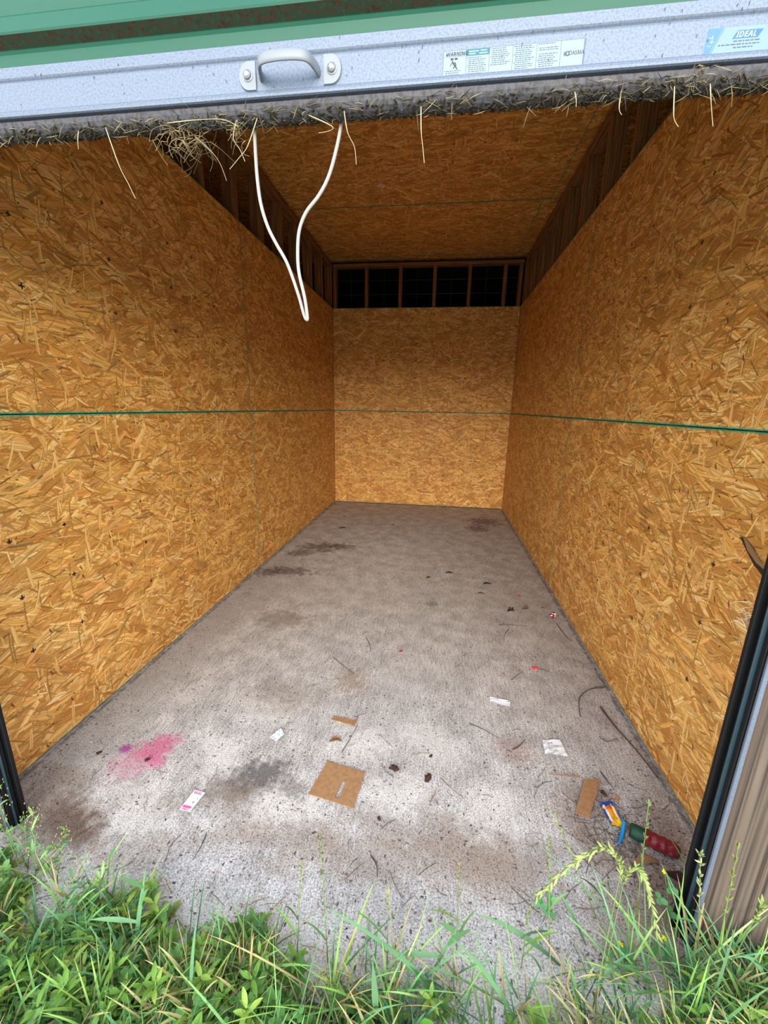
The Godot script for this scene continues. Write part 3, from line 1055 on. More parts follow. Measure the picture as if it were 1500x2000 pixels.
	# crumpled monogram box beside the association's letters
	li.fill_rect(Rect2i(1085, 86, 46, 30), rgb8(120, 128, 140))
	li.fill_rect(Rect2i(1106, 82, 26, 36), rgb8(70, 76, 86))
	li.fill_rect(Rect2i(1112, 88, 14, 22), rgb8(190, 204, 216))
	var lm := mat(140, 150, 160, 0.5)
	lm.albedo_texture = tex(li)
	var label := obj("warning_label", lab, lm, door)
	tag(label, "long pale warning label with a falling figure", "")
	text("WARNING", 0.0068, M.print_dark, label, Vector3(sx + 0.0215, sy + 0.0315, zf + 0.0002), true)
	text("DASMA", 0.0068, M.print_dark, label, Vector3(sx + 0.1995, sy + 0.0205, zf + 0.0002))
	# maker's label, blue
	sx = 1.736
	sy = 1.7695
	var ml := begin()
	quad(ml, Vector3(sx, sy, zf), Vector3(sx + 0.125, sy, zf), Vector3(sx + 0.126, sy + 0.032, zf), Vector3(sx + 0.003, sy + 0.032, zf), Vector3(0, 0, 1), Vector2(0, 1), Vector2(1, 1), Vector2(1, 0), Vector2(0, 0))
	var mi := Image.create_empty(750, 192, false, Image.FORMAT_RGB8)
	mi.fill(rgb8(168, 196, 224))
	for yy in 192:
		var c := int(118 - yy * 0.36)
		mi.fill_rect(Rect2i(0, yy, c, 1), rgb8(112, 164, 210))
		mi.fill_rect(Rect2i(c + 5, yy, 7, 1), rgb8(96, 150, 204))
		if yy > 26 and yy < 84:
			var e := int((84 - yy) * 0.55)
			mi.fill_rect(Rect2i(226 + e - 16, yy, 205, 1), rgb8(64, 140, 206))
	for r in [[226, 96, 190], [110, 118, 330], [236, 140, 150]]:
		var xx: int = r[0]
		while xx < r[0] + r[2]:
			var wl := rng.randi_range(14, 40)
			mi.fill_rect(Rect2i(xx, r[1], wl, 9), rgb8(96, 104, 130))
			xx += wl + 7
	for r in [[18, 60, 40, 7], [34, 90, 36, 7], [20, 118, 30, 6], [46, 46, 7, 60]]:
		mi.fill_rect(Rect2i(r[0], r[1], r[2], r[3]), rgb8(190, 216, 238))
	var mm := mat(150, 158, 168, 0.5)
	mm.albedo_texture = tex(mi)
	var maker := obj("maker_label", ml, mm, door)
	tag(maker, "blue rectangular maker's label near the right end of the bar", "")
	text("IDEAL", 0.0095, mat(150, 166, 176, 0.5), maker, Vector3(sx + 0.0545, sy + 0.0226, zf + 0.0002), true, "lettering", 0.25)

	# pull rope: one loop hanging from the bar
	var rope := begin()
	tube(rope, spline([Vector3(1.030, 1.765, -0.030), Vector3(1.031, 1.735, -0.030), Vector3(1.031, 1.70, -0.030), Vector3(1.032, 1.662, -0.030), Vector3(1.0365, 1.622, -0.030), Vector3(1.048, 1.585, -0.030), Vector3(1.064, 1.555, -0.030), Vector3(1.083, 1.523, -0.030), Vector3(1.102, 1.472, -0.030), Vector3(1.113, 1.434, -0.030), Vector3(1.1185, 1.4255, -0.029), Vector3(1.1205, 1.431, -0.026), Vector3(1.1165, 1.465, -0.024), Vector3(1.107, 1.505, -0.025), Vector3(1.1045, 1.54, -0.028), Vector3(1.108, 1.577, -0.030), Vector3(1.122, 1.606, -0.030), Vector3(1.146, 1.631, -0.030), Vector3(1.164, 1.658, -0.030), Vector3(1.177, 1.692, -0.030), Vector3(1.187, 1.73, -0.030), Vector3(1.190, 1.765, -0.030)], 6), [0.0031], 9)
	tag(obj("pull_rope", rope, M.rope), "white braided pull rope hanging in a loop from the bottom of the door", "rope")

	# dried grass stuck to the seal
	rng.seed = 31
	var clip := begin()
	for k in 430:
		var x := rng.randf_range(0.3, 1.95)
		if rng.randf() < 0.35:
			x = [0.84, 0.9, 1.02, 1.35, 1.62, 1.7, 1.76, 1.8][rng.randi() % 8] + rng.randfn(0, 0.035)
		var a := rng.randf_range(0.15, 1.0)
		var p := Vector3(x, 1.7575 - sin(a * PI * 0.5) * 0.0235, -0.019 + cos(a * PI * 0.5) * 0.0185)
		var l := rng.randf_range(0.006, 0.03)
		var d := Vector3(rng.randf_range(-1, 1), rng.randf_range(-0.5, 0.25), rng.randf_range(-0.1, 0.25)).normalized()
		clip.set_color(col(134, 122, 90) * rng.randf_range(0.12, 1.0))
		tube(clip, [p, p + d * l * 0.5 + Vector3(0, rng.randf_range(-0.002, 0.002), 0.0015), p + d * l], [0.0005, 0.0007, 0.0003], 3)
	for k in 1000:      # dark crust on the lower half of the seal
		var a := rng.randf_range(0.35, 1.25)
		var p := Vector3(rng.randf_range(0.3, 1.95), 1.7575 - sin(a * PI * 0.5) * 0.0225, -0.019 + cos(a * PI * 0.5) * 0.0175)
		var d := Vector3(rng.randf_range(-1, 1), rng.randf_range(-0.6, 0.6), rng.randf_range(-0.4, 0.6)).normalized() * rng.randf_range(0.003, 0.007)
		clip.set_color([col(46, 40, 26), col(34, 31, 24), col(56, 52, 30)][rng.randi() % 3] * rng.randf_range(0.5, 1.2))
		tube(clip, [p - d, p + Vector3(0, -0.0008, 0.0008), p + d], [0.0008, 0.0018, 0.0006], 4)
	for k in 60:
		var p := Vector3(rng.randf_range(0.5, 1.9), rng.randf_range(1.775, 1.833), 0.0018)
		var d := Vector3(rng.randf_range(-0.4, 0.4), 1, 0).normalized() * rng.randf_range(0.001, 0.006)
		clip.set_color(col(52, 50, 52))
		tube(clip, [p - d * 0.5, p, p + d * 0.5], [0.0003, 0.0005, 0.0002], 3)
	tag(obj("grass_clippings", clip, M.dry), "dried grass clippings and dirt stuck along the grey door seal", "clippings", "", "stuff")
	# nest-like clumps hanging under the seal
	var nests := [[Vector3(0.905, 1.722, -0.012), Vector3(0.048, 0.014, 0.010), 70, "tangled clump of dried grass hanging left under the door seal", 0.05], [Vector3(1.013, 1.722, 0.0), Vector3(0.012, 0.014, 0.006), 26, "small pale knot of dried grass just left of the pull rope", 0.024], [Vector3(1.738, 1.752, -0.002), Vector3(0.02, 0.012, 0.006), 26, "little tuft of dried grass on the seal below the right end of the bar", 0.02]]
	for nn in nests:
		var ns := begin()
		for k in nn[2]:
			var p: Vector3 = nn[0] + Vector3(rng.randfn(0, 0.5) * nn[1].x, rng.randfn(0, 0.6) * nn[1].y, rng.randfn(0, 0.5) * nn[1].z)
			var l: float = nn[4] * rng.randf_range(0.4, 1.1)
			var d := Vector3(rng.randfn(0, 1), rng.randfn(-0.35, 0.6), rng.randfn(0, 0.35)).normalized()
			var e := Vector3(rng.randfn(0, 1), rng.randfn(-0.5, 0.7), rng.randfn(0, 0.4)).normalized()
			ns.set_color(col(146, 130, 92) * rng.randf_range(0.15, 1.0))
			tube(ns, spline([p, p + d * l * 0.4, p + (d + e * 0.6).normalized() * l * 0.8, p + (d + e).normalized() * l], 3), [0.0006, 0.0008, 0.0006, 0.0003], 3)
		tag(obj("grass_clump", ns, M.dry), nn[3], "dried grass", "dried grass clumps on the door")
	var wisp := begin()
	for k in 34:
		var p := Vector3(2.037 + rng.randfn(0, 0.004), 0.85 + rng.randfn(0, 0.03), -0.056 + rng.randfn(0, 0.004))
		var d := Vector3(rng.randf_range(-1, 0.1), rng.randfn(0.0, 0.8), rng.randf_range(-0.8, 0.1)).normalized() * rng.randf_range(0.012, 0.035)
		wisp.set_color(col(190, 176, 150) * rng.randf_range(0.4, 1.0))
		tube(wisp, [p, p + d * 0.5 + Vector3(0, 0.003, 0), p + d], [0.0005, 0.0006, 0.0003], 3)
	tag(obj("grass_clump", wisp, M.dry), "wisp of dried grass caught on the right door track", "dried grass")
	# single straws
	var straws := [
		[[Vector3(0.766, 1.738, 0.0), Vector3(0.787, 1.678, 0.005), Vector3(0.8, 1.65, 0.004), Vector3(0.812, 1.625, 0.005)], "long pale straw hanging from the seal in front of the left wall"],
		[[Vector3(1.327, 1.736, -0.002), Vector3(1.329, 1.70, 0.004), Vector3(1.333, 1.675, 0.005), Vector3(1.336, 1.655, 0.005)], "pale straw hanging straight down in front of the ceiling, right of the rope"],
		[[Vector3(1.20, 1.738, -0.002), Vector3(1.207, 1.705, 0.004), Vector3(1.219, 1.683, 0.005), Vector3(1.222, 1.658, 0.005)], "curved straw hanging beside the right strand of the rope"],
		[[Vector3(1.706, 1.738, -0.002), Vector3(1.708, 1.70, 0.005), Vector3(1.712, 1.69, 0.005), Vector3(1.718, 1.683, 0.005)], "kinked whitish straw hanging where the right wall meets the seal"],
		[[Vector3(1.755, 1.738, -0.002), Vector3(1.757, 1.715, 0.004), Vector3(1.761, 1.698, 0.005), Vector3(1.766, 1.681, 0.005)], "straw hanging from the seal near the right edge of the view"],
		[[Vector3(1.049, 1.737, -0.002), Vector3(1.032, 1.695, 0.004), Vector3(1.018, 1.68, 0.005), Vector3(0.997, 1.662, 0.005)], "straw slanting left away from the left strand of the rope"],
		[[Vector3(1.013, 1.735, 0.0), Vector3(1.007, 1.707, 0.005), Vector3(1.018, 1.69, 0.005), Vector3(1.026, 1.672, 0.005)], "bent straw hanging out of the pale grass knot"],
		[[Vector3(0.711, 1.737, -0.001), Vector3(0.712, 1.719, 0.005), Vector3(0.711, 1.706, 0.005)], "short straw at the far left of the seal"],
		[[Vector3(1.631, 1.738, -0.001), Vector3(1.629, 1.712, 0.005), Vector3(1.634, 1.703, 0.005)], "short straw hanging in front of the right hand studs"],
		[[Vector3(1.563, 1.739, 0.0), Vector3(1.565, 1.726, 0.005), Vector3(1.566, 1.717, 0.005)], "very short pale straw under the warning label's right end"],
		[[Vector3(1.140, 1.735, -0.001), Vector3(1.181, 1.714, 0.005), Vector3(1.176, 1.708, 0.005), Vector3(1.158, 1.706, 0.005)], "V-shaped straw between the two strands of the rope"],
		[[Vector3(0.93, 1.72, -0.008), Vector3(0.965, 1.69, 0.004), Vector3(0.98, 1.671, 0.005), Vector3(0.99, 1.645, 0.005)], "thin dark straw trailing down from the tangled clump"],
		[[Vector3(0.885, 1.738, 0.0), Vector3(0.94, 1.7365, 0.005), Vector3(0.99, 1.734, 0.006), Vector3(1.018, 1.722, 0.006)], "long bent straw lying along the seal between the clump and the knot"]]
	for s in straws:
		var b := begin()
		b.set_color(col(172, 158, 124) * (0.5 if "dark" in s[1] else rng.randf_range(0.8, 1.0)))
		tube(b, spline(s[0], 4), [0.0007, 0.0009, 0.0009, 0.0009, 0.0007, 0.0005], 4)
		tag(obj("straw", b, M.dry), s[1], "straw", "dried straws hanging from the door seal")

func lying(called: String, label: String, category: String, outline: Array, thick: float, m: Material, lift := 0.0, group := "") -> MeshInstance3D:
	var st := begin()
	slab_shape(st, outline, 0.0005 + lift, 0.0005 + lift + thick)
	var o := obj(called, st, m)
	tag(o, label, category, group)
	return o

func ragged(a: Vector2, b: Vector2, n: int, amp: float) -> Array:   # a torn edge from a to b, b left out
	var r := [a]
	var side := (b - a).normalized().orthogonal()
	for k in range(1, n):
		r.append(a.lerp(b, float(k) / n) + side * rng.randf_range(-amp, amp))
	return r

func crumpled(st: SurfaceTool, corners: Array, lift: float, amp: float, n := 7, mirror := false) -> void:
	# a sheet of paper: corners near-left, near-right, far-right, far-left as (x, z)
	var f := FastNoiseLite.new()
	f.seed = rng.randi()
	f.frequency = 0.35
	var g := []
	for j in n + 1:
		for i in n + 1:
			var s := float(i) / n
			var t := float(j) / n
			var p: Vector2 = (corners[0] as Vector2).lerp(corners[1], s).lerp((corners[3] as Vector2).lerp(corners[2], s), t)
			g.append([Vector3(p.x, 0.0012 + lift + (f.get_noise_2d(i, j) + 0.8) * amp, p.y), Vector2(s, 1.0 - t)])
	for j in n:
		for i in n:
			var a = g[j * (n + 1) + i]
			var b = g[j * (n + 1) + i + 1]
			var c = g[(j + 1) * (n + 1) + i + 1]
			var d = g[(j + 1) * (n + 1) + i]
			quad(st, a[0], b[0], c[0], d[0], Vector3.UP, a[1], b[1], c[1], d[1])

func lathe(st: SurfaceTool, profile: Array, origin: Vector3, axis: Vector3, sides := 18, wob := 0.0) -> void:   # profile of (along, radius)
	var u := axis.cross(Vector3.UP).normalized()
	var v := u.cross(axis).normalized()
	for i in profile.size() - 1:
		for k in sides:
			var p := []
			for q in [[i, k], [i, k + 1], [i + 1, k + 1], [i + 1, k]]:
				var a: float = TAU * (q[1] % sides) / sides
				var r: float = profile[q[0]].y * (1.0 + wob * sin(a * 3.0 + profile[q[0]].x * 140.0) + wob * 0.6 * sin(a * 5.0 - profile[q[0]].x * 210.0))
				p.append(origin + axis * profile[q[0]].x + (u * cos(a) + v * sin(a)) * r)
			var am := TAU * (k + 0.5) / sides
			var out := (u * cos(am) + v * sin(am)) * (1.0 if absf(profile[i].y - profile[i + 1].y) < 0.02 else 0.2) + axis * signf(profile[i].y - profile[i + 1].y) * 0.4
			quad(st, p[0], p[1], p[2], p[3], out)

func build_litter() -> void:
	rng.seed = 61
	var V2 := func(x: float, y: float) -> Vector2: return Vector2(x, y)
	# square cardboard with a slot
	var st := begin()
	var oc := [Vector2(1.009, -0.256), Vector2(1.168, -0.229), Vector2(1.181, -0.367), Vector2(1.037, -0.393)]
	slab_shape(st, oc, 0.001, 0.0045, [Vector2(1.100, -0.256), Vector2(1.1135, -0.2535), Vector2(1.122, -0.318), Vector2(1.1085, -0.3205)])
	tag(obj("cardboard_square", st, M.card), "square piece of brown cardboard with a long slot on the slab", "cardboard")
	# long torn strip near the can
	var ol := []
	ol.append_array(ragged(Vector2(1.88, -0.318), Vector2(1.919, -0.305), 3, 0.001))
	ol.append_array(ragged(Vector2(1.919, -0.305), Vector2(2.005, -0.458), 9, 0.0035))
	ol.append_array(ragged(Vector2(2.005, -0.458), Vector2(1.95, -0.453), 4, 0.003))
	ol.append_array(ragged(Vector2(1.95, -0.453), Vector2(1.88, -0.318), 5, 0.001))
	lying("cardboard_strip", "torn strip of brown cardboard beside the crushed can", "cardboard", ol, 0.003, M.card, 0.004)
	ol = []
	ol.append_array(ragged(Vector2(0.997, -0.597), Vector2(1.098, -0.575), 7, 0.003))
	ol.append_array(ragged(Vector2(1.098, -0.575), Vector2(1.103, -0.628), 2, 0.002))
	ol.append_array(ragged(Vector2(1.103, -0.628), Vector2(1.092, -0.606), 2, 0.001))
	ol.append_array(ragged(Vector2(1.092, -0.606), Vector2(0.99, -0.622), 7, 0.003))
	lying("cardboard_strip", "short torn cardboard strip lying behind the slotted cardboard square", "cardboard", ol, 0.003, M.card)
	# white tag with two holes
	var wt := begin()
	var a := Vector3(1.664, 0.001, -0.812)
	var u := Vector3(0.085, 0, 0.021)
	var v := Vector3(0.007, 0, -0.035)
	crumpled(wt, [Vector2(a.x, a.z), Vector2(a.x + u.x, a.z + u.z), Vector2(a.x + u.x + v.x, a.z + u.z + v.z), Vector2(a.x + v.x, a.z + v.z)], 0.0, 0.003, 5)
	var tagpaper := obj("white_tag", wt, M.paper)
	tag(tagpaper, "plain white paper tag with two punched holes at its upper edge", "tag")
	for f in [0.38, 0.92]:
		var hl := begin()
		var c: Vector3 = a + u * f + v * 0.78 + Vector3(0, 0.0045, 0)
		for k in 8:
			tri(hl, c, c + Vector3(cos(TAU * k / 8), 0, sin(TAU * k / 8)) * 0.0026, c + Vector3(cos(TAU * (k + 1) / 8), 0, sin(TAU * (k + 1) / 8)) * 0.0026, Vector3.UP)
		obj("hole", hl, M.print_dark, tagpaper)
	# tag with red print at both ends
	var ri := Image.create_empty(96, 200, false, Image.FORMAT_RGB8)
	ri.fill(rgb8(236, 232, 236))
	for r in [[8, 6, 26], [8, 22, 10], [6, 150, 24], [8, 176, 18]]:
		for k in range(0, 70, 9):
			ri.fill_rect(Rect2i(r[0] + k, r[1], rng.randi_range(3, 7), r[2]), rgb8(228, 70, 116))
			ri.fill_rect(Rect2i(r[0] + k, r[1] + rng.randi_range(0, r[2] - 4), 9, 4), rgb8(228, 70, 116))
	ri.fill_rect(Rect2i(4, 150, 76, 24), rgb8(238, 110, 160))
	for k in range(0, 70, 11):
		ri.fill_rect(Rect2i(8 + k, 152, 5, 20), rgb8(216, 60, 104))
	ri.fill_rect(Rect2i(58, 100, 8, 22), rgb8(70, 76, 92))
	ri.fill_rect(Rect2i(68, 66, 8, 10), rgb8(110, 118, 130))
	ri.fill_rect(Rect2i(20, 84, 26, 40), rgb8(206, 216, 228))
	var rm := mat(255, 255, 255, 0.6)
	rm.albedo_texture = tex(ri)
	st = begin()
	crumpled(st, [Vector2(0.617, -0.141), Vector2(0.655, -0.139), Vector2(0.667, -0.208), Vector2(0.627, -0.213)], 0.001, 0.0012, 5)
	tag(obj("printed_tag", st, rm), "small white tag with pink red print at both ends", "tag")
	# tissue-like scrap
	st = begin()
	crumpled(st, [Vector2(0.783, -0.462), Vector2(0.82, -0.449), Vector2(0.838, -0.488), Vector2(0.81, -0.515)], 0.0, 0.006, 8)
	tag(obj("wrapper_scrap", st, mat(214, 220, 224, 0.35)), "crumpled whitish plastic scrap behind the red printed tag", "scrap")
	# receipt with faint print
	var pi := Image.create_empty(160, 120, false, Image.FORMAT_RGB8)
	pi.fill(rgb8(226, 226, 226))
	for k in 5:
		var xx := 40
		while xx < 120 - k * 6:
			var wl := rng.randi_range(5, 14)
			pi.fill_rect(Rect2i(xx, 40 + k * 11, wl, 4), rgb8(136, 138, 142))
			xx += wl + 3
	pi.fill_rect(Rect2i(48, 18, 10, 16), rgb8(150, 152, 156))
	pi.fill_rect(Rect2i(64, 18, 18, 14), rgb8(160, 162, 166))
	var pm := mat(255, 255, 255, 0.7)
	pm.albedo_texture = tex(pi)
	st = begin()
	crumpled(st, [Vector2(1.84, -0.548), Vector2(1.925, -0.55), Vector2(1.915, -0.628), Vector2(1.846, -0.618)], 0.0, 0.005, 6)
	tag(obj("paper_slip", st, pm), "white paper slip with a few grey printed lines near the right wall", "paper")
	# foil ball, red and white
	st = begin()
	var f := FastNoiseLite.new()
	f.seed = 8
	f.frequency = 0.7
	for j in 8:
		for i in 12:
			var p := []
			for q in [[i, j], [i + 1, j], [i + 1, j + 1], [i, j + 1]]:
				var th: float = PI * q[1] / 8
				var ph: float = TAU * (q[0] % 12) / 12
				var d := Vector3(sin(th) * cos(ph), cos(th), sin(th) * sin(ph))
				p.append(d * (0.021 + 0.007 * f.get_noise_3dv(d * 3.0)) * Vector3(1, 0.82, 1))
			st.set_color(col(226, 228, 232) if f.get_noise_3dv((p[0] + Vector3.ONE) * 90.0) + p[0].y * 16.0 > 0.12 else col(128, 20, 44))
			quad(st, p[0], p[1], p[2], p[3], p[0] + p[2])
	var ball := obj("foil_ball", st, M.bits)
	ball.position = Vector3(2.15, 0.019, -1.66)
	tag(ball, "crumpled red and white foil ball by the right wall", "foil ball")
	# red bits
	for r in [[Vector3(1.921, 0, -1.097), 0.9, "crumpled red plastic scrap with a thin stem on the slab", 0.016], [Vector3(1.237, 0, -1.134), 0.2, "tiny dark red scrap in the middle of the slab", 0.010], [Vector3(1.989, 0, -1.936), 2.0, "small light red scrap near a brown dried leaf", 0.014]]:
		st = begin()
		st.set_color(col(206, 44, 56) if r[1] != 0.2 else col(150, 24, 36))
		var s: float = r[3]
		tube(st, [Vector3(-s, 0.003, 0), Vector3(-s * 0.4, 0.005, s * 0.3), Vector3(s * 0.5, 0.004, -s * 0.1), Vector3(s, 0.003, s * 0.2)], [s * 0.25, s * 0.5, s * 0.42, s * 0.15], 6, 0.55)
		if r[1] == 0.9:
			st.set_color(col(80, 60, 50))
			tube(st, [Vector3(s * 0.9, 0.003, 0.0), Vector3(s * 2.2, 0.002, 0.002), Vector3(s * 4.0, 0.002, 0.01)], [0.0012], 4)
		var o := obj("red_scrap", st, M.bits)
		o.position = r[0]
		o.rotation.y = r[1] if r[1] != 0.9 else -0.1
		tag(o, r[2], "scrap", "red scraps on the slab")
	# crushed can: green neck, red body
	var can := thing("crushed_can", "crumpled red and green can lying on its side near the right track", "can")
	var ax := Vector3(0.115, 0.0, 0.052).normalized()
	var o0 := Vector3(2.024, 0.0225, -0.272)
	st = begin()
	lathe(st, [Vector2(0.0, 0.001), Vector2(0.0, 0.017), Vector2(0.004, 0.0205), Vector2(0.020, 0.0215), Vector2(0.038, 0.021)], o0, ax, 20, 0.02)
	obj("neck", st, mat(24, 62, 44, 0.5), can)
	st = begin()
	lathe(st, [Vector2(0.0375, 0.0212), Vector2(0.045, 0.0222), Vector2(0.055, 0.0195), Vector2(0.066, 0.0222), Vector2(0.076, 0.0192), Vector2(0.086, 0.0218), Vector2(0.096, 0.0195), Vector2(0.106, 0.0212), Vector2(0.116, 0.019)], o0, ax, 20, 0.06)
	obj("body", st, mat(116, 30, 36, 0.4), can)
	st = begin()
	lathe(st, [Vector2(0.1155, 0.0188), Vector2(0.122, 0.017), Vector2(0.126, 0.012), Vector2(0.124, 0.0005)], o0, ax, 20, 0.05)
	obj("base", st, mat(96, 62, 56, 0.5, 0.4), can)
	# blue plastic piece leaning on the can
	st = begin()
	tube(st, spline([Vector3(1.981, 0.006, -0.236), Vector3(1.992, 0.009, -0.252), Vector3(2.003, 0.014, -0.268), Vector3(2.014, 0.026, -0.290)], 4), [0.0055, 0.006, 0.0062, 0.007, 0.009, 0.0085], 8, 0.7)
	tag(obj("plastic_piece", st, mat(34, 132, 190, 0.35)), "bright blue plastic piece leaning against the green end of the can", "plastic piece")
	# sweet wrapper, blue and yellow
	var wi := Image.create_empty(64, 96, false, Image.FORMAT_RGB8)
	wi.fill(rgb8(226, 150, 30))
	wi.fill_rect(Rect2i(0, 0, 64, 18), rgb8(38, 72, 150))
	wi.fill_rect(Rect2i(6, 14, 12, 70), rgb8(226, 226, 226))
	wi.fill_rect(Rect2i(46, 10, 6, 60), rgb8(236, 232, 220))
	wi.fill_rect(Rect2i(0, 30, 7, 60), rgb8(44, 60, 120))
	wi.fill_rect(Rect2i(20, 20, 26, 12), rgb8(222, 92, 34))
	wi.fill_rect(Rect2i(22, 70, 30, 24), rgb8(238, 200, 40))
	wi.fill_rect(Rect2i(56, 10, 8, 80), rgb8(60, 120, 190))
	var wm := mat(255, 255, 255, 0.3)
	wm.albedo_texture = tex(wi)
	st = begin()
	crumpled(st, [Vector2(1.978, -0.288), Vector2(2.022, -0.282), Vector2(2.012, -0.375), Vector2(1.968, -0.362)], 0.006, 0.008, 8)
	tag(obj("sweet_wrapper", st, wm), "blue, white and yellow sweet wrapper beside the blue plastic piece", "wrapper")
	# soil clods and brown scraps
	var clods := [[Vector3(1.283, 0, -0.397), 0.022, "crumbly brown clod right behind the slotted cardboard"], [Vector3(1.403, 0, -0.375), 0.02, "long brown clod right of the slotted cardboard"], [Vector3(1.998, 0, -0.41), 0.017, "dark round clod beside the torn cardboard strip"], [Vector3(1.255, 0, -0.207), 0.010, "small dark clod near the front of the slotted cardboard"], [Vector3(1.413, 0, -0.474), 0.011, "little reddish brown crumb behind the long clod"], [Vector3(0.386, 0, -0.3), 0.014, "dark crumb lying on the pink paint mark"], [Vector3(2.035, 0, -0.395), 0.018, "pale tan clod beside the sweet wrapper"], [Vector3(0.19, 0, -0.30), 0.014, "brown crumb left of the pink paint mark"], [Vector3(0.12, 0, -0.34), 0.010, "small whitish pebble at the foot of the left wall"]]
	for c in clods:
		st = begin()
		f.seed = rng.randi()
		var rr: float = c[1]
		for j in 6:
			for i in 10:
				var p := []
				for q in [[i, j], [i + 1, j], [i + 1, j + 1], [i, j + 1]]:
					var th: float = PI * q[1] / 6
					var ph: float = TAU * (q[0] % 10) / 10
					var d := Vector3(sin(th) * cos(ph), cos(th), sin(th) * sin(ph))
					p.append(d * rr * (0.62 + 0.75 * f.get_noise_3dv(d * 3.4)) * Vector3(1.15, 0.36, 0.8) + Vector3(0, rr * 0.3, 0))
				st.set_color((col(206, 200, 196) if "whitish" in c[2] else col(178, 140, 110) if "tan" in c[2] else col(72, 50, 36)) * rng.randf_range(0.6, 1.25))
				quad(st, p[0], p[1], p[2], p[3], p[0] + p[2] - Vector3(0, rr * 0.6, 0))
		var o := obj("soil_clod", st, M.bits)
		o.position = c[0]
		o.rotation.y = rng.randf() * TAU
		if "long" in c[2]:
			o.rotation.y = 1.2
		tag(o, c[2], "clod", "soil clods on the slab")
	# dark dead leaves further in
	var leaves := [[Vector2(1.358, -2.147), "dark curled leaf in the middle of the slab, left of its twin"], [Vector2(1.516, -2.268), "dark curled leaf in the middle of the slab, right of its twin"], [Vector2(0.917, -3.541), "dark flat leaf far back, left of the slab's middle"], [Vector2(1.792, -2.10), "blackish leaf scrap right of the two curled leaves"], [Vector2(1.731, -1.924), "grey brown leaf in front of the blackish leaf scrap"], [Vector2(0.311, -3.774), "dark leaf deep in the left corner of the slab"], [Vector2(0.673, -4.099), "long dark leaf near the back wall, left"], [Vector2(0.406, -3.318), "thin dark leaf beyond the maroon stain"], [Vector2(1.94, -4.061), "dark leaf in the far right corner"], [Vector2(1.44, -4.341), "dark leaf right against the back wall"], [Vector2(1.898, -1.695), "black crumpled scrap near the foil ball"], [Vector2(1.994, -1.746), "brown dried oak leaf near the foil ball"], [Vector2(2.12, -1.78), "narrow brown leaf behind the foil ball"], [Vector2(1.044, -0.486), "small brown leaf scrap behind the cardboard square"], [Vector2(2.04, -0.19), "pale brown leaf in front of the crushed can"], [Vector2(2.12, -0.15), "dark maroon leaf by the foot of the right track"]]
	for i in leaves.size():
		st = begin()
		var brown: bool = "brown" in leaves[i][1]
		var l := rng.randf_range(0.028, 0.045) * (1.0 if i != 10 else 0.9)
		var bend := rng.randf_range(-0.3, 0.3)
		var c: Color = col(120, 84, 52) if brown else col(44, 38, 36)
		if "pale" in leaves[i][1]:
			c = col(140, 104, 74)
			l = 0.045
		elif "maroon" in leaves[i][1]:
			c = col(56, 32, 30)
			l = 0.06
		var pts := []
		for k in 7:
			var t := k / 6.0
			pts.append(Vector3((t - 0.5) * l * 1.6, 0.003 + 0.008 * sin(t * PI) * rng.randf_range(0.3, 1.0), bend * l * sin(t * PI)))
		blade(st, pts, l * (0.6 if not "narrow" in leaves[i][1] and not "long" in leaves[i][1] else 0.25), Vector3.UP, c, 0.05, 0.2, rng.randf_range(0.1, 0.5))
		if "oak" in leaves[i][1] or "black crumpled" in leaves[i][1]:
			for sgn in [-1, 1]:
				for k in 2:
					var base: Vector3 = pts[2 + k * 2]
					blade(st, [base, base + Vector3(0.008, 0.007, sgn * 0.012), base + Vector3(0.012, 0.012, sgn * 0.022)], 0.012, Vector3.UP, c, 0.2, 0.8)
		var o := obj("dead_leaf", st, M.dry)
		o.position = Vector3(leaves[i][0].x, 0.0, leaves[i][0].y)
		o.rotation.y = rng.randf_range(-0.5, 0.5) if i != 15 else -0.5
		tag(o, leaves[i][1], "leaf", "dead leaves on the slab")
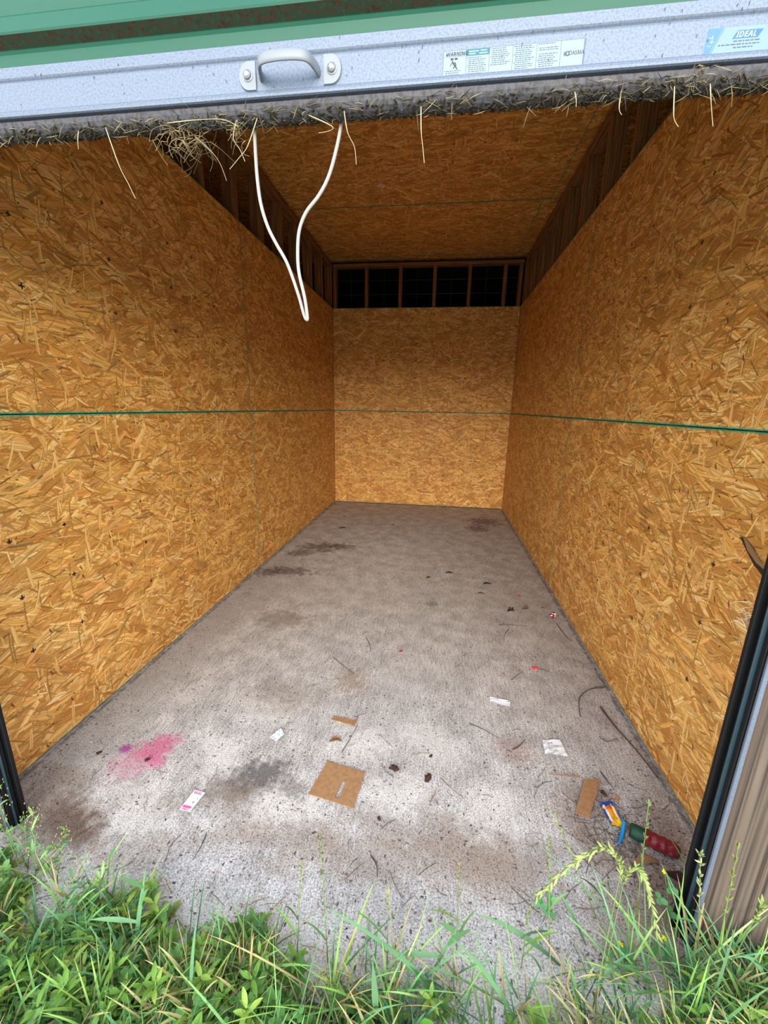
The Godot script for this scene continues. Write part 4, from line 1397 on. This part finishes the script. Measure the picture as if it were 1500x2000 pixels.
	# twigs
	var tw := [
		[[Vector2(2.225, -1.0), Vector2(2.149, -0.972), Vector2(2.103, -0.936), Vector2(2.065, -0.879), Vector2(2.037, -0.773)], 0.0032, 0, "long grey root curving out from the right wall"],
		[[Vector2(2.145, -0.852), Vector2(2.162, -0.74), Vector2(2.193, -0.625), Vector2(2.215, -0.5)], 0.0038, 1, "reddish brown stick lying along the foot of the right wall"],
		[[Vector2(0.744, -0.085), Vector2(0.749, -0.052), Vector2(0.748, -0.007)], 0.0018, 0, "thin twig in front of the red printed tag"],
		[[Vector2(1.078, -0.439), Vector2(1.094, -0.5), Vector2(1.112, -0.584)], 0.0014, 0, "thin straight twig between the cardboard square and its strip"],
		[[Vector2(1.94, -0.462), Vector2(1.9, -0.462), Vector2(1.833, -0.46)], 0.0024, 2, "orange brown twig pointing left from the torn cardboard"],
		[[Vector2(2.021, -0.499), Vector2(2.032, -0.455), Vector2(2.042, -0.426)], 0.002, 1, "short dark twig behind the sweet wrapper"],
		[[Vector2(1.565, -0.666), Vector2(1.622, -0.636), Vector2(1.678, -0.599)], 0.0014, 0, "fine twig in front of the white tag with holes"],
		[[Vector2(1.722, -0.553), Vector2(1.746, -0.569), Vector2(1.778, -0.607)], 0.0022, 1, "little crooked twig left of the paper slip"],
		[[Vector2(2.149, -1.586), Vector2(2.163, -1.442), Vector2(2.186, -1.386)], 0.002, 0, "dark twig in front of the foil ball"],
		[[Vector2(1.03, -1.231), Vector2(1.061, -1.169), Vector2(1.079, -1.098)], 0.0016, 0, "curved dark twig left of the tiny red scrap"],
		[[Vector2(0.892, -1.021), Vector2(0.955, -0.965), Vector2(1.031, -0.903)], 0.0016, 0, "long slanting twig in the middle left of the slab"],
		[[Vector2(1.795, -1.502), Vector2(1.846, -1.516), Vector2(1.966, -1.519)], 0.0016, 0, "thin root lying across, in front of the black scrap"],
		[[Vector2(1.854, -1.476), Vector2(1.817, -1.401), Vector2(1.799, -1.317)], 0.0014, 0, "thin root running forward from the crosswise root"],
		[[Vector2(1.784, -0.977), Vector2(1.82, -1.023), Vector2(1.857, -1.061)], 0.0013, 0, "fine twig in front of the red scrap with stem"],
		[[Vector2(1.247, -0.095), Vector2(1.267, -0.073), Vector2(1.275, -0.041)], 0.002, 1, "short dark nail-like twig right at the front of the slab"],
		[[Vector2(2.078, -0.672), Vector2(2.1, -0.649), Vector2(2.146, -0.674)], 0.0016, 0, "hooked twig beside the reddish stick"],
		[[Vector2(1.414, -0.284), Vector2(1.43, -0.324), Vector2(1.434, -0.344)], 0.0014, 2, "pale straw-like twig in front of the long clod"],
		[[Vector2(1.447, -0.386), Vector2(1.482, -0.351), Vector2(1.524, -0.319)], 0.0009, 0, "hair-thin root right of the long clod"],
		[[Vector2(0.56, 0.10), Vector2(0.62, 0.115), Vector2(0.69, 0.085)], 0.0045, 1, "flat reddish brown stick on the pale apron among the grass"]]
	for i in tw.size():
		st = begin()
		st.set_color([col(92, 80, 72), col(88, 58, 48), col(150, 104, 66)][tw[i][2]])
		var pts := []
		for p in tw[i][0]:
			pts.append(Vector3(p.x, tw[i][1] + 0.001 + rng.randf() * 0.002, p.y))
		tube(st, spline(pts, 5), [tw[i][1] * 0.7, tw[i][1], tw[i][1] * 1.1, tw[i][1], tw[i][1], tw[i][1] * 0.9, tw[i][1] * 0.75, tw[i][1] * 0.6], 5)
		tag(obj("twig", st, M.bits), tw[i][3], "twig", "twigs and roots on the slab")
	# crumbs nobody could count
	st = begin()
	for k in 1500:
		var x := rng.randf_range(0.02, 2.22)
		var z := -pow(rng.randf(), 1.7) * 4.4 + 0.1
		if k % 4 == 0:
			x = 2.02 + rng.randfn(0, 0.07)
			z = -0.24 + rng.randfn(0, 0.09)
		elif k % 9 == 0:
			x = 2.2 - absf(rng.randfn(0, 0.03))
		elif k % 11 == 0:
			x = 0.03 + absf(rng.randfn(0, 0.05))
		if x > 2.23 or x < 0.01:
			continue
		var s := rng.randf_range(0.0012, 0.0042)
		var d := Vector3(rng.randf_range(-1, 1), 0, rng.randf_range(-1, 1)).normalized()
		st.set_color(col(78, 64, 56) * rng.randf_range(0.5, 1.7))
		var p := Vector3(x, s * 0.35, z)
		var e := d.cross(Vector3.UP) * s * 0.6
		var q := [p - d * s, p + e, p + d * s * rng.randf_range(1.0, 2.2), p - e]
		var top := p + Vector3(0, s * 0.5, 0)
		for j in 4:
			tri(st, q[j], q[(j + 1) % 4], top, Vector3.UP)
	for k in 210:    # needles and root hairs
		var x := rng.randf_range(0.1, 2.2)
		var z := -pow(rng.randf(), 1.6) * 3.2 + 0.05
		if k % 2 == 0:
			x = 2.0 + rng.randfn(0, 0.07)
			z = -0.25 + rng.randfn(0, 0.07)
		var l := rng.randf_range(0.012, 0.04)
		var d := Vector3(rng.randf_range(-1, 1), 0, rng.randf_range(-1, 1)).normalized() * l
		st.set_color(col(116, 100, 82) * rng.randf_range(0.4, 1.3))
		tube(st, [Vector3(x, 0.002, z), Vector3(x, 0.003, z) + d + d.cross(Vector3.UP) * rng.randf_range(-0.3, 0.3), Vector3(x, 0.002, z) + d * 2.0], [0.0008], 3)
	tag(obj("floor_debris", st, M.bits), "scattered crumbs, needles and dirt across the concrete slab", "debris", "", "stuff")

# ---------------------------------------------------------------- plants
func arch(base: Vector3, tip: Vector3, sag: float, n := 7) -> Array:
	var r := []
	var mid := base.lerp(tip, 0.55) + Vector3(0, sag, 0)
	for k in n:
		var t := float(k) / (n - 1)
		r.append(base.lerp(mid, t).lerp(mid.lerp(tip, t), t))
	return r

func grass_green() -> Color:
	var c := [col(104, 148, 84), col(88, 134, 92), col(120, 160, 74), col(132, 158, 98), col(78, 122, 70)][rng.randi() % 5] as Color
	return c * rng.randf_range(0.8, 1.15)

func seed_head(st: SurfaceTool, pts: Array, length_share: float, size: float, c: Color) -> void:
	# spikelets along the upper part of a stem
	var n := pts.size()
	var k0 := int(n * (1.0 - length_share))
	for i in range(k0, n):
		var d: Vector3 = (pts[mini(i + 1, n - 1)] - pts[maxi(i - 1, 0)]).normalized()
		for s in 5:
			var side := Vector3(rng.randf_range(-1, 1), rng.randf_range(-0.4, 0.6), rng.randf_range(-1, 1)).normalized()
			var q: Vector3 = pts[i] + d * rng.randf_range(-0.5, 0.5) * size
			var dir := (d * 1.1 + side * rng.randf_range(0.3, 0.9)).normalized()
			st.set_color((c.lerp(col(150, 156, 112), 0.4)) * rng.randf_range(0.5, 0.95))
			tube(st, [q, q + dir * size * 0.45, q + dir * size], [size * 0.08, size * 0.19, size * 0.03], 4)

func stalk(base: Vector3, tip: Vector3, sag: float, label: String, head: float, size: float, c: Color, drop := Vector3.ZERO) -> void:
	var t := thing("seeding_grass", label, "grass stalk", base, 0.0, "seeding grass stalks")
	var pts := arch(Vector3.ZERO, tip - base, sag, 12)
	if drop != Vector3.ZERO:
		var last: Vector3 = pts[-1]
		var heading: Vector3 = (pts[-1] - pts[-2])
		for k in range(1, 15):
			var q := k / 14.0
			pts.append(last + heading * 2.2 * sin(q * PI) * 1.0 + drop * q * q * 0.65 + drop * q * 0.35)
		head = 0.56
	var st := begin()
	st.set_color(col(112, 138, 74))
	tube(st, pts, [0.0014, 0.0014, 0.0013, 0.0012, 0.0012, 0.001, 0.001, 0.0009, 0.0008], 5)
	obj("stem", st, M.leafy, t)
	st = begin()
	seed_head(st, pts, head, size, c)
	tag(obj("seed_head", st, M.leafy, t), "small crowded spikelets", "", "", "stuff")
	st = begin()
	for k in 2:
		var p: Vector3 = pts[2 + k * 2]
		var d := Vector3(rng.randf_range(-1, 1), 0.5, rng.randf_range(-0.4, 0.8)).normalized()
		blade(st, arch(p, p + d * rng.randf_range(0.06, 0.12), 0.02, 6), 0.006, Vector3.UP, grass_green())
	obj("blade", st, M.leafy, t)

func clover_leaf(st: SurfaceTool, at: Vector3, size: float, up: Vector3, c: Color) -> void:
	for k in 3:
		var a := TAU * k / 3 + rng.randf()
		var d := (Vector3(cos(a), 0.25, sin(a))).normalized()
		blade(st, [at, at + d * size * 0.35, at + d * size * 0.75 + up * size * 0.05, at + d * size], size * 0.85, up, c, 0.55, 0.25, 0.15)

func build_plants() -> void:
	rng.seed = 91
	# dense low weeds: a few small plants copied many times
	var kinds := []
	for k in 5:
		var st := begin()
		if k < 2:       # broad little leaves
			for q in 7:
				var a := TAU * q / 7 + rng.randf() * 0.6
				var tip := Vector3(cos(a), rng.randf_range(0.35, 1.2), sin(a)).normalized() * rng.randf_range(0.022, 0.045)
				blade(st, arch(Vector3.ZERO, tip, 0.010, 6), rng.randf_range(0.011, 0.017), Vector3.UP, Color(1, 1, 1) * rng.randf_range(0.75, 1.1), 0.12, 0.25, 0.25)
		elif k == 2:    # trefoils on thin stems
			for q in 4:
				var p := Vector3(rng.randf_range(-0.02, 0.02), rng.randf_range(0.02, 0.05), rng.randf_range(-0.02, 0.02))
				st.set_color(Color(0.7, 0.7, 0.6))
				tube(st, [Vector3.ZERO, p * 0.6 + Vector3(0.004, 0, 0), p], [0.0008], 3)
				clover_leaf(st, p, rng.randf_range(0.010, 0.015), Vector3.UP, Color(1, 1, 1) * rng.randf_range(0.8, 1.1))
		elif k == 3:    # grass sprig
			for q in 8:
				var d := Vector3(rng.randfn(0, 0.45), 1.0, rng.randfn(0, 0.45)).normalized()
				blade(st, arch(Vector3(rng.randfn(0, 0.006), 0, rng.randfn(0, 0.006)), d * rng.randf_range(0.05, 0.12) + Vector3(d.x, 0, d.z) * 0.03, 0.015, 7), rng.randf_range(0.0028, 0.0055), Vector3(0, 0.3, 1), Color(1, 1, 1) * rng.randf_range(0.75, 1.1))
		else:           # toothed upright weed
			st.set_color(Color(0.7, 0.7, 0.5))
			tube(st, [Vector3.ZERO, Vector3(0.003, 0.035, 0), Vector3(0.0, 0.07, 0.004)], [0.0012, 0.001, 0.0006], 4)
			for q in 9:
				var y := 0.012 + q * 0.0066
				var a := q * 2.4
				blade(st, arch(Vector3(0.002, y, 0), Vector3(cos(a) * 0.024, y + 0.008, sin(a) * 0.024), 0.004, 5), 0.009, Vector3.UP, Color(1, 1, 1) * rng.randf_range(0.75, 1.1), 0.1, 0.25)
		kinds.append(st.commit())
	var wn := ["broadleaf_cover", "broadleaf_cover", "clover_cover", "turf_cover", "weed_cover"]
	var wl := ["low light green broad-leaved weeds covering the soil", "low yellow green weeds covering the soil between the grass", "clover leaves among the weeds outside the doorway", "short green turf blades growing outside the doorway", "leafy toothed weeds growing outside the doorway"]
	var num := [2300, 2300, 1300, 2700, 1200]
	for k in 5:
		var where := []
		var tries := 0
		while where.size() < num[k] and tries < 60000:
			tries += 1
			var x := rng.randf_range(-0.5, 2.75)
			var z := rng.randf_range(-0.02, 0.95)
			var inside := z - veg_edge(x)
			if inside < -0.02:
				continue
			var p := smoothstep(-0.02, 0.10, inside)
			# thick on the left, thin towards the right
			var left := 1.0 - smoothstep(0.95, 1.25, x)
			if k != 3:
				p *= lerpf(0.14, 1.0, left) + 0.25 * smoothstep(0.3, 0.6, z)
			else:
				p *= lerpf(0.55, 0.5, left)
			if z > 0.6:
				p *= 0.5
			if rng.randf() > p:
				continue
			where.append(Vector3(x, soil(x, z) if z > 0.22 else maxf(soil(x, z), 0.0), z))
		var mm := MultiMesh.new()
		mm.transform_format = MultiMesh.TRANSFORM_3D
		mm.use_colors = true
		mm.mesh = kinds[k]
		mm.instance_count = where.size()
		for i in where.size():
			var s := rng.randf_range(0.6, 1.35)
			var b := Basis(Vector3.UP, rng.randf() * TAU).scaled(Vector3(s, s * rng.randf_range(0.7, 1.15), s))
			b = Basis(Vector3(1, 0, 0), rng.randfn(0, 0.2)) * b
			mm.set_instance_transform(i, Transform3D(b, where[i] - Vector3(0, 0.003, 0)))
			var c: Color
			match k:
				0: c = [col(118, 158, 62), col(96, 142, 58), col(140, 170, 76)][rng.randi() % 3]
				1: c = [col(150, 168, 70), col(112, 152, 56), col(170, 164, 84)][rng.randi() % 3]
				2: c = [col(96, 142, 70), col(112, 152, 84)][rng.randi() % 2]
				3: c = [col(100, 144, 78), col(86, 130, 88), col(126, 160, 76), col(178, 166, 116)][rng.randi() % 4]
				_: c = [col(108, 148, 56), col(134, 160, 66)][rng.randi() % 2]
			mm.set_instance_color(i, c * rng.randf_range(0.85, 1.3))
		var mi := MultiMeshInstance3D.new()
		mi.name = numbered(wn[k])
		mi.multimesh = mm
		mi.material_override = M.leafy
		mm.mesh.surface_set_material(0, M.leafy)
		add_child(mi, true)
		tag(mi, wl[k], "weeds", "", "stuff")
	# dead thatch between the living blades
	var th := begin()
	for k in 900:
		var x := rng.randf_range(-0.1, 2.4)
		var z := veg_edge(x) + rng.randf_range(-0.06, 0.3)
		var p := Vector3(x, maxf(soil(x, z), 0.0) + rng.randf_range(0.001, 0.015), z)
		var d := Vector3(rng.randfn(0, 1), rng.randf_range(0, 0.6), rng.randfn(0, 1)).normalized() * rng.randf_range(0.02, 0.08)
		th.set_color([col(186, 164, 118), col(136, 108, 80), col(206, 190, 146)][rng.randi() % 3] * rng.randf_range(0.6, 1.05))
		blade(th, [p, p + d * 0.5 + Vector3(0, 0.006, 0), p + d], rng.randf_range(0.0014, 0.003), Vector3.UP, [col(186, 164, 118), col(136, 108, 80), col(206, 190, 146)][rng.randi() % 3] * rng.randf_range(0.6, 1.05))
	tag(obj("dead_thatch", th, M.dry), "dry brown thatch lying between the green blades", "thatch", "", "stuff")
	# tufts of taller grass
	var tufts := [
		[Vector2(0.50, 0.17), 30, 0.17, "thick tuft of bluish grass left on the edge of the slab"],
		[Vector2(0.34, 0.10), 16, 0.15, "thin grass tuft in front of the left track"],
		[Vector2(0.80, 0.24), 14, 0.14, "grass tuft among the weeds at the lower left"],
		[Vector2(1.02, 0.22), 20, 0.17, "grass tuft left of the tallest middle tuft"],
		[Vector2(1.22, 0.22), 36, 0.22, "tallest dense grass tuft in the middle of the slab edge"],
		[Vector2(1.33, 0.20), 26, 0.2, "grass tuft just right of the tallest middle tuft"],
		[Vector2(1.47, 0.17), 24, 0.19, "reddish stemmed grass tuft right of the middle"],
		[Vector2(1.60, 0.17), 18, 0.17, "open grass tuft at the lower right of the slab"],
		[Vector2(1.74, 0.12), 20, 0.2, "slender grass tuft in front of the crushed can"],
		[Vector2(1.88, 0.08), 26, 0.22, "grass tuft left of the right track's foot"],
		[Vector2(2.00, 0.07), 34, 0.24, "dense grass tuft at the foot of the right track"],
		[Vector2(2.10, 0.06), 32, 0.24, "grass tuft against the foot of the right post"],
		[Vector2(1.95, 0.16), 26, 0.22, "broad bladed tuft at the lower right corner"],
		[Vector2(1.14, 0.33), 22, 0.2, "near grass tuft at the bottom middle"]]
	for t in tufts:
		var at := Vector3(t[0].x, maxf(soil(t[0].x, t[0].y), 0.0) - 0.002, t[0].y)
		var o := thing("grass_tuft", t[3], "grass", at, 0.0, "grass tufts along the slab edge")
		var lots := begin()
		for k in t[1]:
			var d := Vector3(rng.randfn(0, 0.5), 1.0, rng.randfn(0.05, 0.38)).normalized()
			var l: float = t[2] * rng.randf_range(0.45, 1.15)
			var b := Vector3(rng.randfn(0, 0.022), 0, rng.randfn(0, 0.018))
			var tip := b + d * l + Vector3(d.x, -0.2, d.z) * l * rng.randf_range(0.0, 0.7)
			var c := grass_green() if rng.randf() < 0.8 else col(176, 156, 108) * rng.randf_range(0.6, 1.0)
			blade(lots, arch(b, tip, l * 0.16, 8), rng.randf_range(0.0025, 0.006), Vector3(rng.randfn(0, 0.4), 0.5, 1), c)
		tag(obj("blades", lots, M.leafy, o), "many thin blades", "", "", "stuff")
	# single long blades that stand out
	var bl := [
		[Vector3(0.726, 0.0, 0.196), Vector3(0.794, 0.282, 0.196), 0.012, "upright single grass shoot with side blades over the pale apron", 0.0],
		[Vector3(1.314, 0.0, 0.230), Vector3(1.318, 0.369, 0.330), 0.013, "broad pale blade at the bottom middle pointing at the camera", 0.03],
		[Vector3(1.470, 0.0, 0.177), Vector3(1.190, 0.255, 0.197), 0.010, "long blade leaning far left across the middle tuft", 0.05],
		[Vector3(1.728, 0.0, 0.079), Vector3(1.514, 0.165, 0.109), 0.011, "wide bluish blade lying left above the slab, right of the middle", 0.05],
		[Vector3(1.801, 0.0, 0.030), Vector3(1.714, 0.167, 0.030), 0.008, "blade leaning left in front of the crushed can", 0.02],
		[Vector3(2.188, 0.0, 0.047), Vector3(2.015, 0.231, 0.147), 0.010, "arching blade in front of the right post", 0.06],
		[Vector3(2.039, 0.0, 0.102), Vector3(1.944, 0.403, 0.202), 0.008, "tall straight blade before the right post", 0.02],
		[Vector3(1.425, 0.0, 0.141), Vector3(1.484, 0.236, 0.161), 0.007, "narrow upright blade right of the middle tuft", 0.0],
		[Vector3(0.911, 0.0, 0.265), Vector3(0.972, 0.317, 0.285), 0.008, "tall blade left of the middle rising over the weeds", 0.03],
		[Vector3(1.610, 0.0, 0.188), Vector3(1.452, 0.301, 0.238), 0.009, "long light blade arching left at the lower right", 0.05]]
	for b in bl:
		var t := thing("grass_shoot", b[3], "grass blade", b[0], 0.0, "single grass shoots")
		var st := begin()
		blade(st, arch(Vector3.ZERO, b[1] - b[0], b[4], 10), b[2], Vector3(0, 0.6, 1), col(92, 132, 92) * rng.randf_range(0.75, 1.1), 0.03, 0.45)
		obj("blade", st, M.leafy, t)
		if b[4] == 0.0:
			for k in 3:
				st = begin()
				var p: Vector3 = (b[1] - b[0]) * (0.35 + 0.2 * k)
				var d := Vector3([-1.0, 0.5, -0.3][k], [0.15, 1.0, 0.5][k], 0.2).normalized()
				blade(st, arch(p, p + d * [0.11, 0.10, 0.07][k], 0.012, 7), 0.010, Vector3(0, 0.7, 0.7), col(84, 126, 82) * rng.randf_range(0.75, 1.1))
				obj("side_blade", st, M.leafy, t)
	# stalks with seed heads
	stalk(Vector3(1.187, 0, 0.153), Vector3(1.177, 0.374, 0.153), 0.0, "straight stalk with a dark seed head over the slab, middle", 0.26, 0.010, col(118, 136, 70))
	stalk(Vector3(1.778, 0, 0.145), Vector3(1.763, 0.425, 0.165), 0.0, "tall stalk with a big seed head arching left in front of the can", 0.4, 0.016, col(168, 190, 98), Vector3(-0.145, -0.055, 0.02))
	stalk(Vector3(1.80, 0, 0.12), Vector3(1.775, 0.40, 0.16), 0.0, "stalk whose seed head droops to the right in front of the can", 0.4, 0.015, col(160, 182, 92), Vector3(0.065, -0.09, 0.02))
	stalk(Vector3(1.847, 0, -0.03), Vector3(1.724, 0.258, -0.08), 0.01, "slender stalk leaning left with a long thin seed head", 0.4, 0.010, col(152, 172, 92))
	stalk(Vector3(1.934, 0, -0.02), Vector3(1.936, 0.333, -0.075), 0.0, "green seed head standing upright before the can", 0.42, 0.011, col(104, 138, 62))
	stalk(Vector3(2.047, 0, 0.037), Vector3(1.941, 0.414, 0.097), 0.01, "pale seed head in front of the right track", 0.4, 0.014, col(186, 196, 128))
	stalk(Vector3(2.071, 0, 0.052), Vector3(1.973, 0.478, 0.132), 0.0, "large bushy seed head before the right post", 0.45, 0.014, col(150, 156, 78))
	stalk(Vector3(2.095, 0, 0.049), Vector3(2.045, 0.351, 0.129), 0.0, "bright green seed head at the right edge of the view", 0.25, 0.016, col(150, 182, 78))
	stalk(Vector3(1.326, 0, 0.142), Vector3(1.323, 0.236, 0.142), 0.0, "short pale seed head right of the middle tuft", 0.25, 0.011, col(190, 180, 112))
	stalk(Vector3(1.487, 0, 0.091), Vector3(1.476, 0.276, 0.091), 0.0, "thin brownish seed stalk right of the middle", 0.35, 0.009, col(150, 132, 84))
	stalk(Vector3(1.636, 0, 0.097), Vector3(1.634, 0.191, 0.097), 0.0, "low seed stalk between the two right blades", 0.3, 0.009, col(140, 150, 80))
	stalk(Vector3(1.110, 0, 0.146), Vector3(1.129, 0.281, 0.146), 0.0, "faint seed stalk left of the dark seed head", 0.4, 0.009, col(150, 160, 92))
	stalk(Vector3(1.709, 0, 0.058), Vector3(1.676, 0.321, 0.038), 0.0, "stalk with a narrow green head near the slab's right half", 0.4, 0.009, col(130, 158, 80))
	stalk(Vector3(1.217, 0, 0.20), Vector3(1.209, 0.16, 0.25), 0.0, "low bristly seed head inside the middle tuft", 0.6, 0.012, col(188, 184, 110))
	# small yellow flowered clover plants
	for fl in [[Vector3(2.008, 0, -0.03), Vector3(1.989, 0.165, -0.048), "yellow flowered clover in front of the right track"], [Vector3(1.864, 0, 0.053), Vector3(1.863, 0.06, 0.053), "low yellow flower in front of the slender tuft"], [Vector3(1.708, 0, -0.004), Vector3(1.704, 0.112, -0.004), "small yellow flower under the arching seed head"], [Vector3(0.668, 0, 0.227), Vector3(0.669, 0.05, 0.227), "yellow flower among the weeds at the left"], [Vector3(1.961, 0, 0.039), Vector3(1.959, 0.08, 0.039), "yellow flower low by the right track's foot"]]:
		var t := thing("yellow_clover", fl[2], "flower", fl[0], 0.0, "yellow flowered clovers")
		var tip: Vector3 = fl[1] - fl[0]
		var st := begin()
		st.set_color(col(96, 120, 60))
		tube(st, spline([Vector3.ZERO, tip * 0.5 + Vector3(0.006, 0, 0.004), tip], 4), [0.0011, 0.001, 0.0009], 5)
		obj("stem", st, M.leafy, t)
		for k in 3:
			st = begin()
			clover_leaf(st, tip * (0.35 + 0.2 * k) + Vector3(0.012 * (1 if k % 2 == 0 else -1), 0, 0.004), 0.016, Vector3(0, 0.8, 0.6), col(88, 138, 84))
			obj("leaf", st, M.leafy, t)
		st = begin()
		st.set_color(col(232, 214, 30))
		for k in 9:
			var d := Vector3(rng.randfn(0, 1), rng.randf_range(-0.2, 1), rng.randfn(0, 1)).normalized()
			tube(st, [tip, tip + d * 0.0035, tip + d * 0.006], [0.001, 0.0022, 0.0008], 5)
		obj("flower", st, M.leafy, t)
	# round dock leaf at the bottom edge
	var dk := thing("dock_plant", "single round bright green dock leaf at the bottom edge", "weed", Vector3(1.41, 0.0, 0.27))
	var ds := begin()
	blade(ds, arch(Vector3(0, 0.015, 0), Vector3(0.012, 0.085, -0.02), 0.012, 9), 0.05, Vector3(0, 0.5, 1), col(88, 140, 48), 0.35, 0.5, 0.12)
	obj("leaf", ds, M.leafy, dk)
	ds = begin()
	ds.set_color(col(110, 130, 66))
	tube(ds, [Vector3(0, -0.005, 0.01), Vector3(0, 0.008, 0.002), Vector3(0.002, 0.03, 0)], [0.002, 0.0018, 0.0012], 5)
	obj("stem", ds, M.leafy, dk)
	# branching weeds with tiny pale flowers at the left track
	for w in [[Vector3(0.31, 0, 0.08), 0.22, "branching weed with tiny pale flowers before the left track"], [Vector3(0.42, 0, 0.10), 0.17, "leafy upright weed at the left end of the slab edge"], [Vector3(0.56, 0, 0.12), 0.15, "small weed with narrow leaves right of the thick bluish tuft"], [Vector3(0.22, 0, 0.09), 0.24, "tall flowering weed nearest the left post"]]:
		var t := thing("flowering_weed", w[2], "weed", w[0], 0.0, "flowering weeds at the left track")
		var st := begin()
		var lf := begin()
		var fw := begin()
		for b in 4:
			var a := TAU * b / 4 + rng.randf()
			var tip := Vector3(cos(a) * 0.05, w[1] * rng.randf_range(0.75, 1.05), sin(a) * 0.035)
			var pts := arch(Vector3.ZERO, tip, 0.02, 9)
			st.set_color(col(112, 138, 72))
			tube(st, pts, [0.0014, 0.0012, 0.001, 0.0008], 4)
			for k in range(2, 9):
				var d := Vector3(rng.randfn(0, 1), 0.5, rng.randfn(0, 1)).normalized()
				blade(lf, arch(pts[k], pts[k] + d * rng.randf_range(0.018, 0.04), 0.006, 5), 0.007, Vector3.UP, grass_green() * 1.1, 0.05, 0.3)
			for k in 14:
				var p: Vector3 = pts[8] + Vector3(rng.randfn(0, 0.014), rng.randfn(-0.006, 0.014), rng.randfn(0, 0.012))
				fw.set_color(col(160, 164, 92) * rng.randf_range(0.6, 1.1))
				tube(fw, [p, p + Vector3(0, 0.003, 0), p + Vector3(0.001, 0.006, 0)], [0.0006, 0.0015, 0.0006], 4)
		obj("stem", st, M.leafy, t)
		tag(obj("leaves", lf, M.leafy, t), "many small leaves", "", "", "stuff")
		tag(obj("flowers", fw, M.leafy, t), "tiny pale flowers", "", "", "stuff")
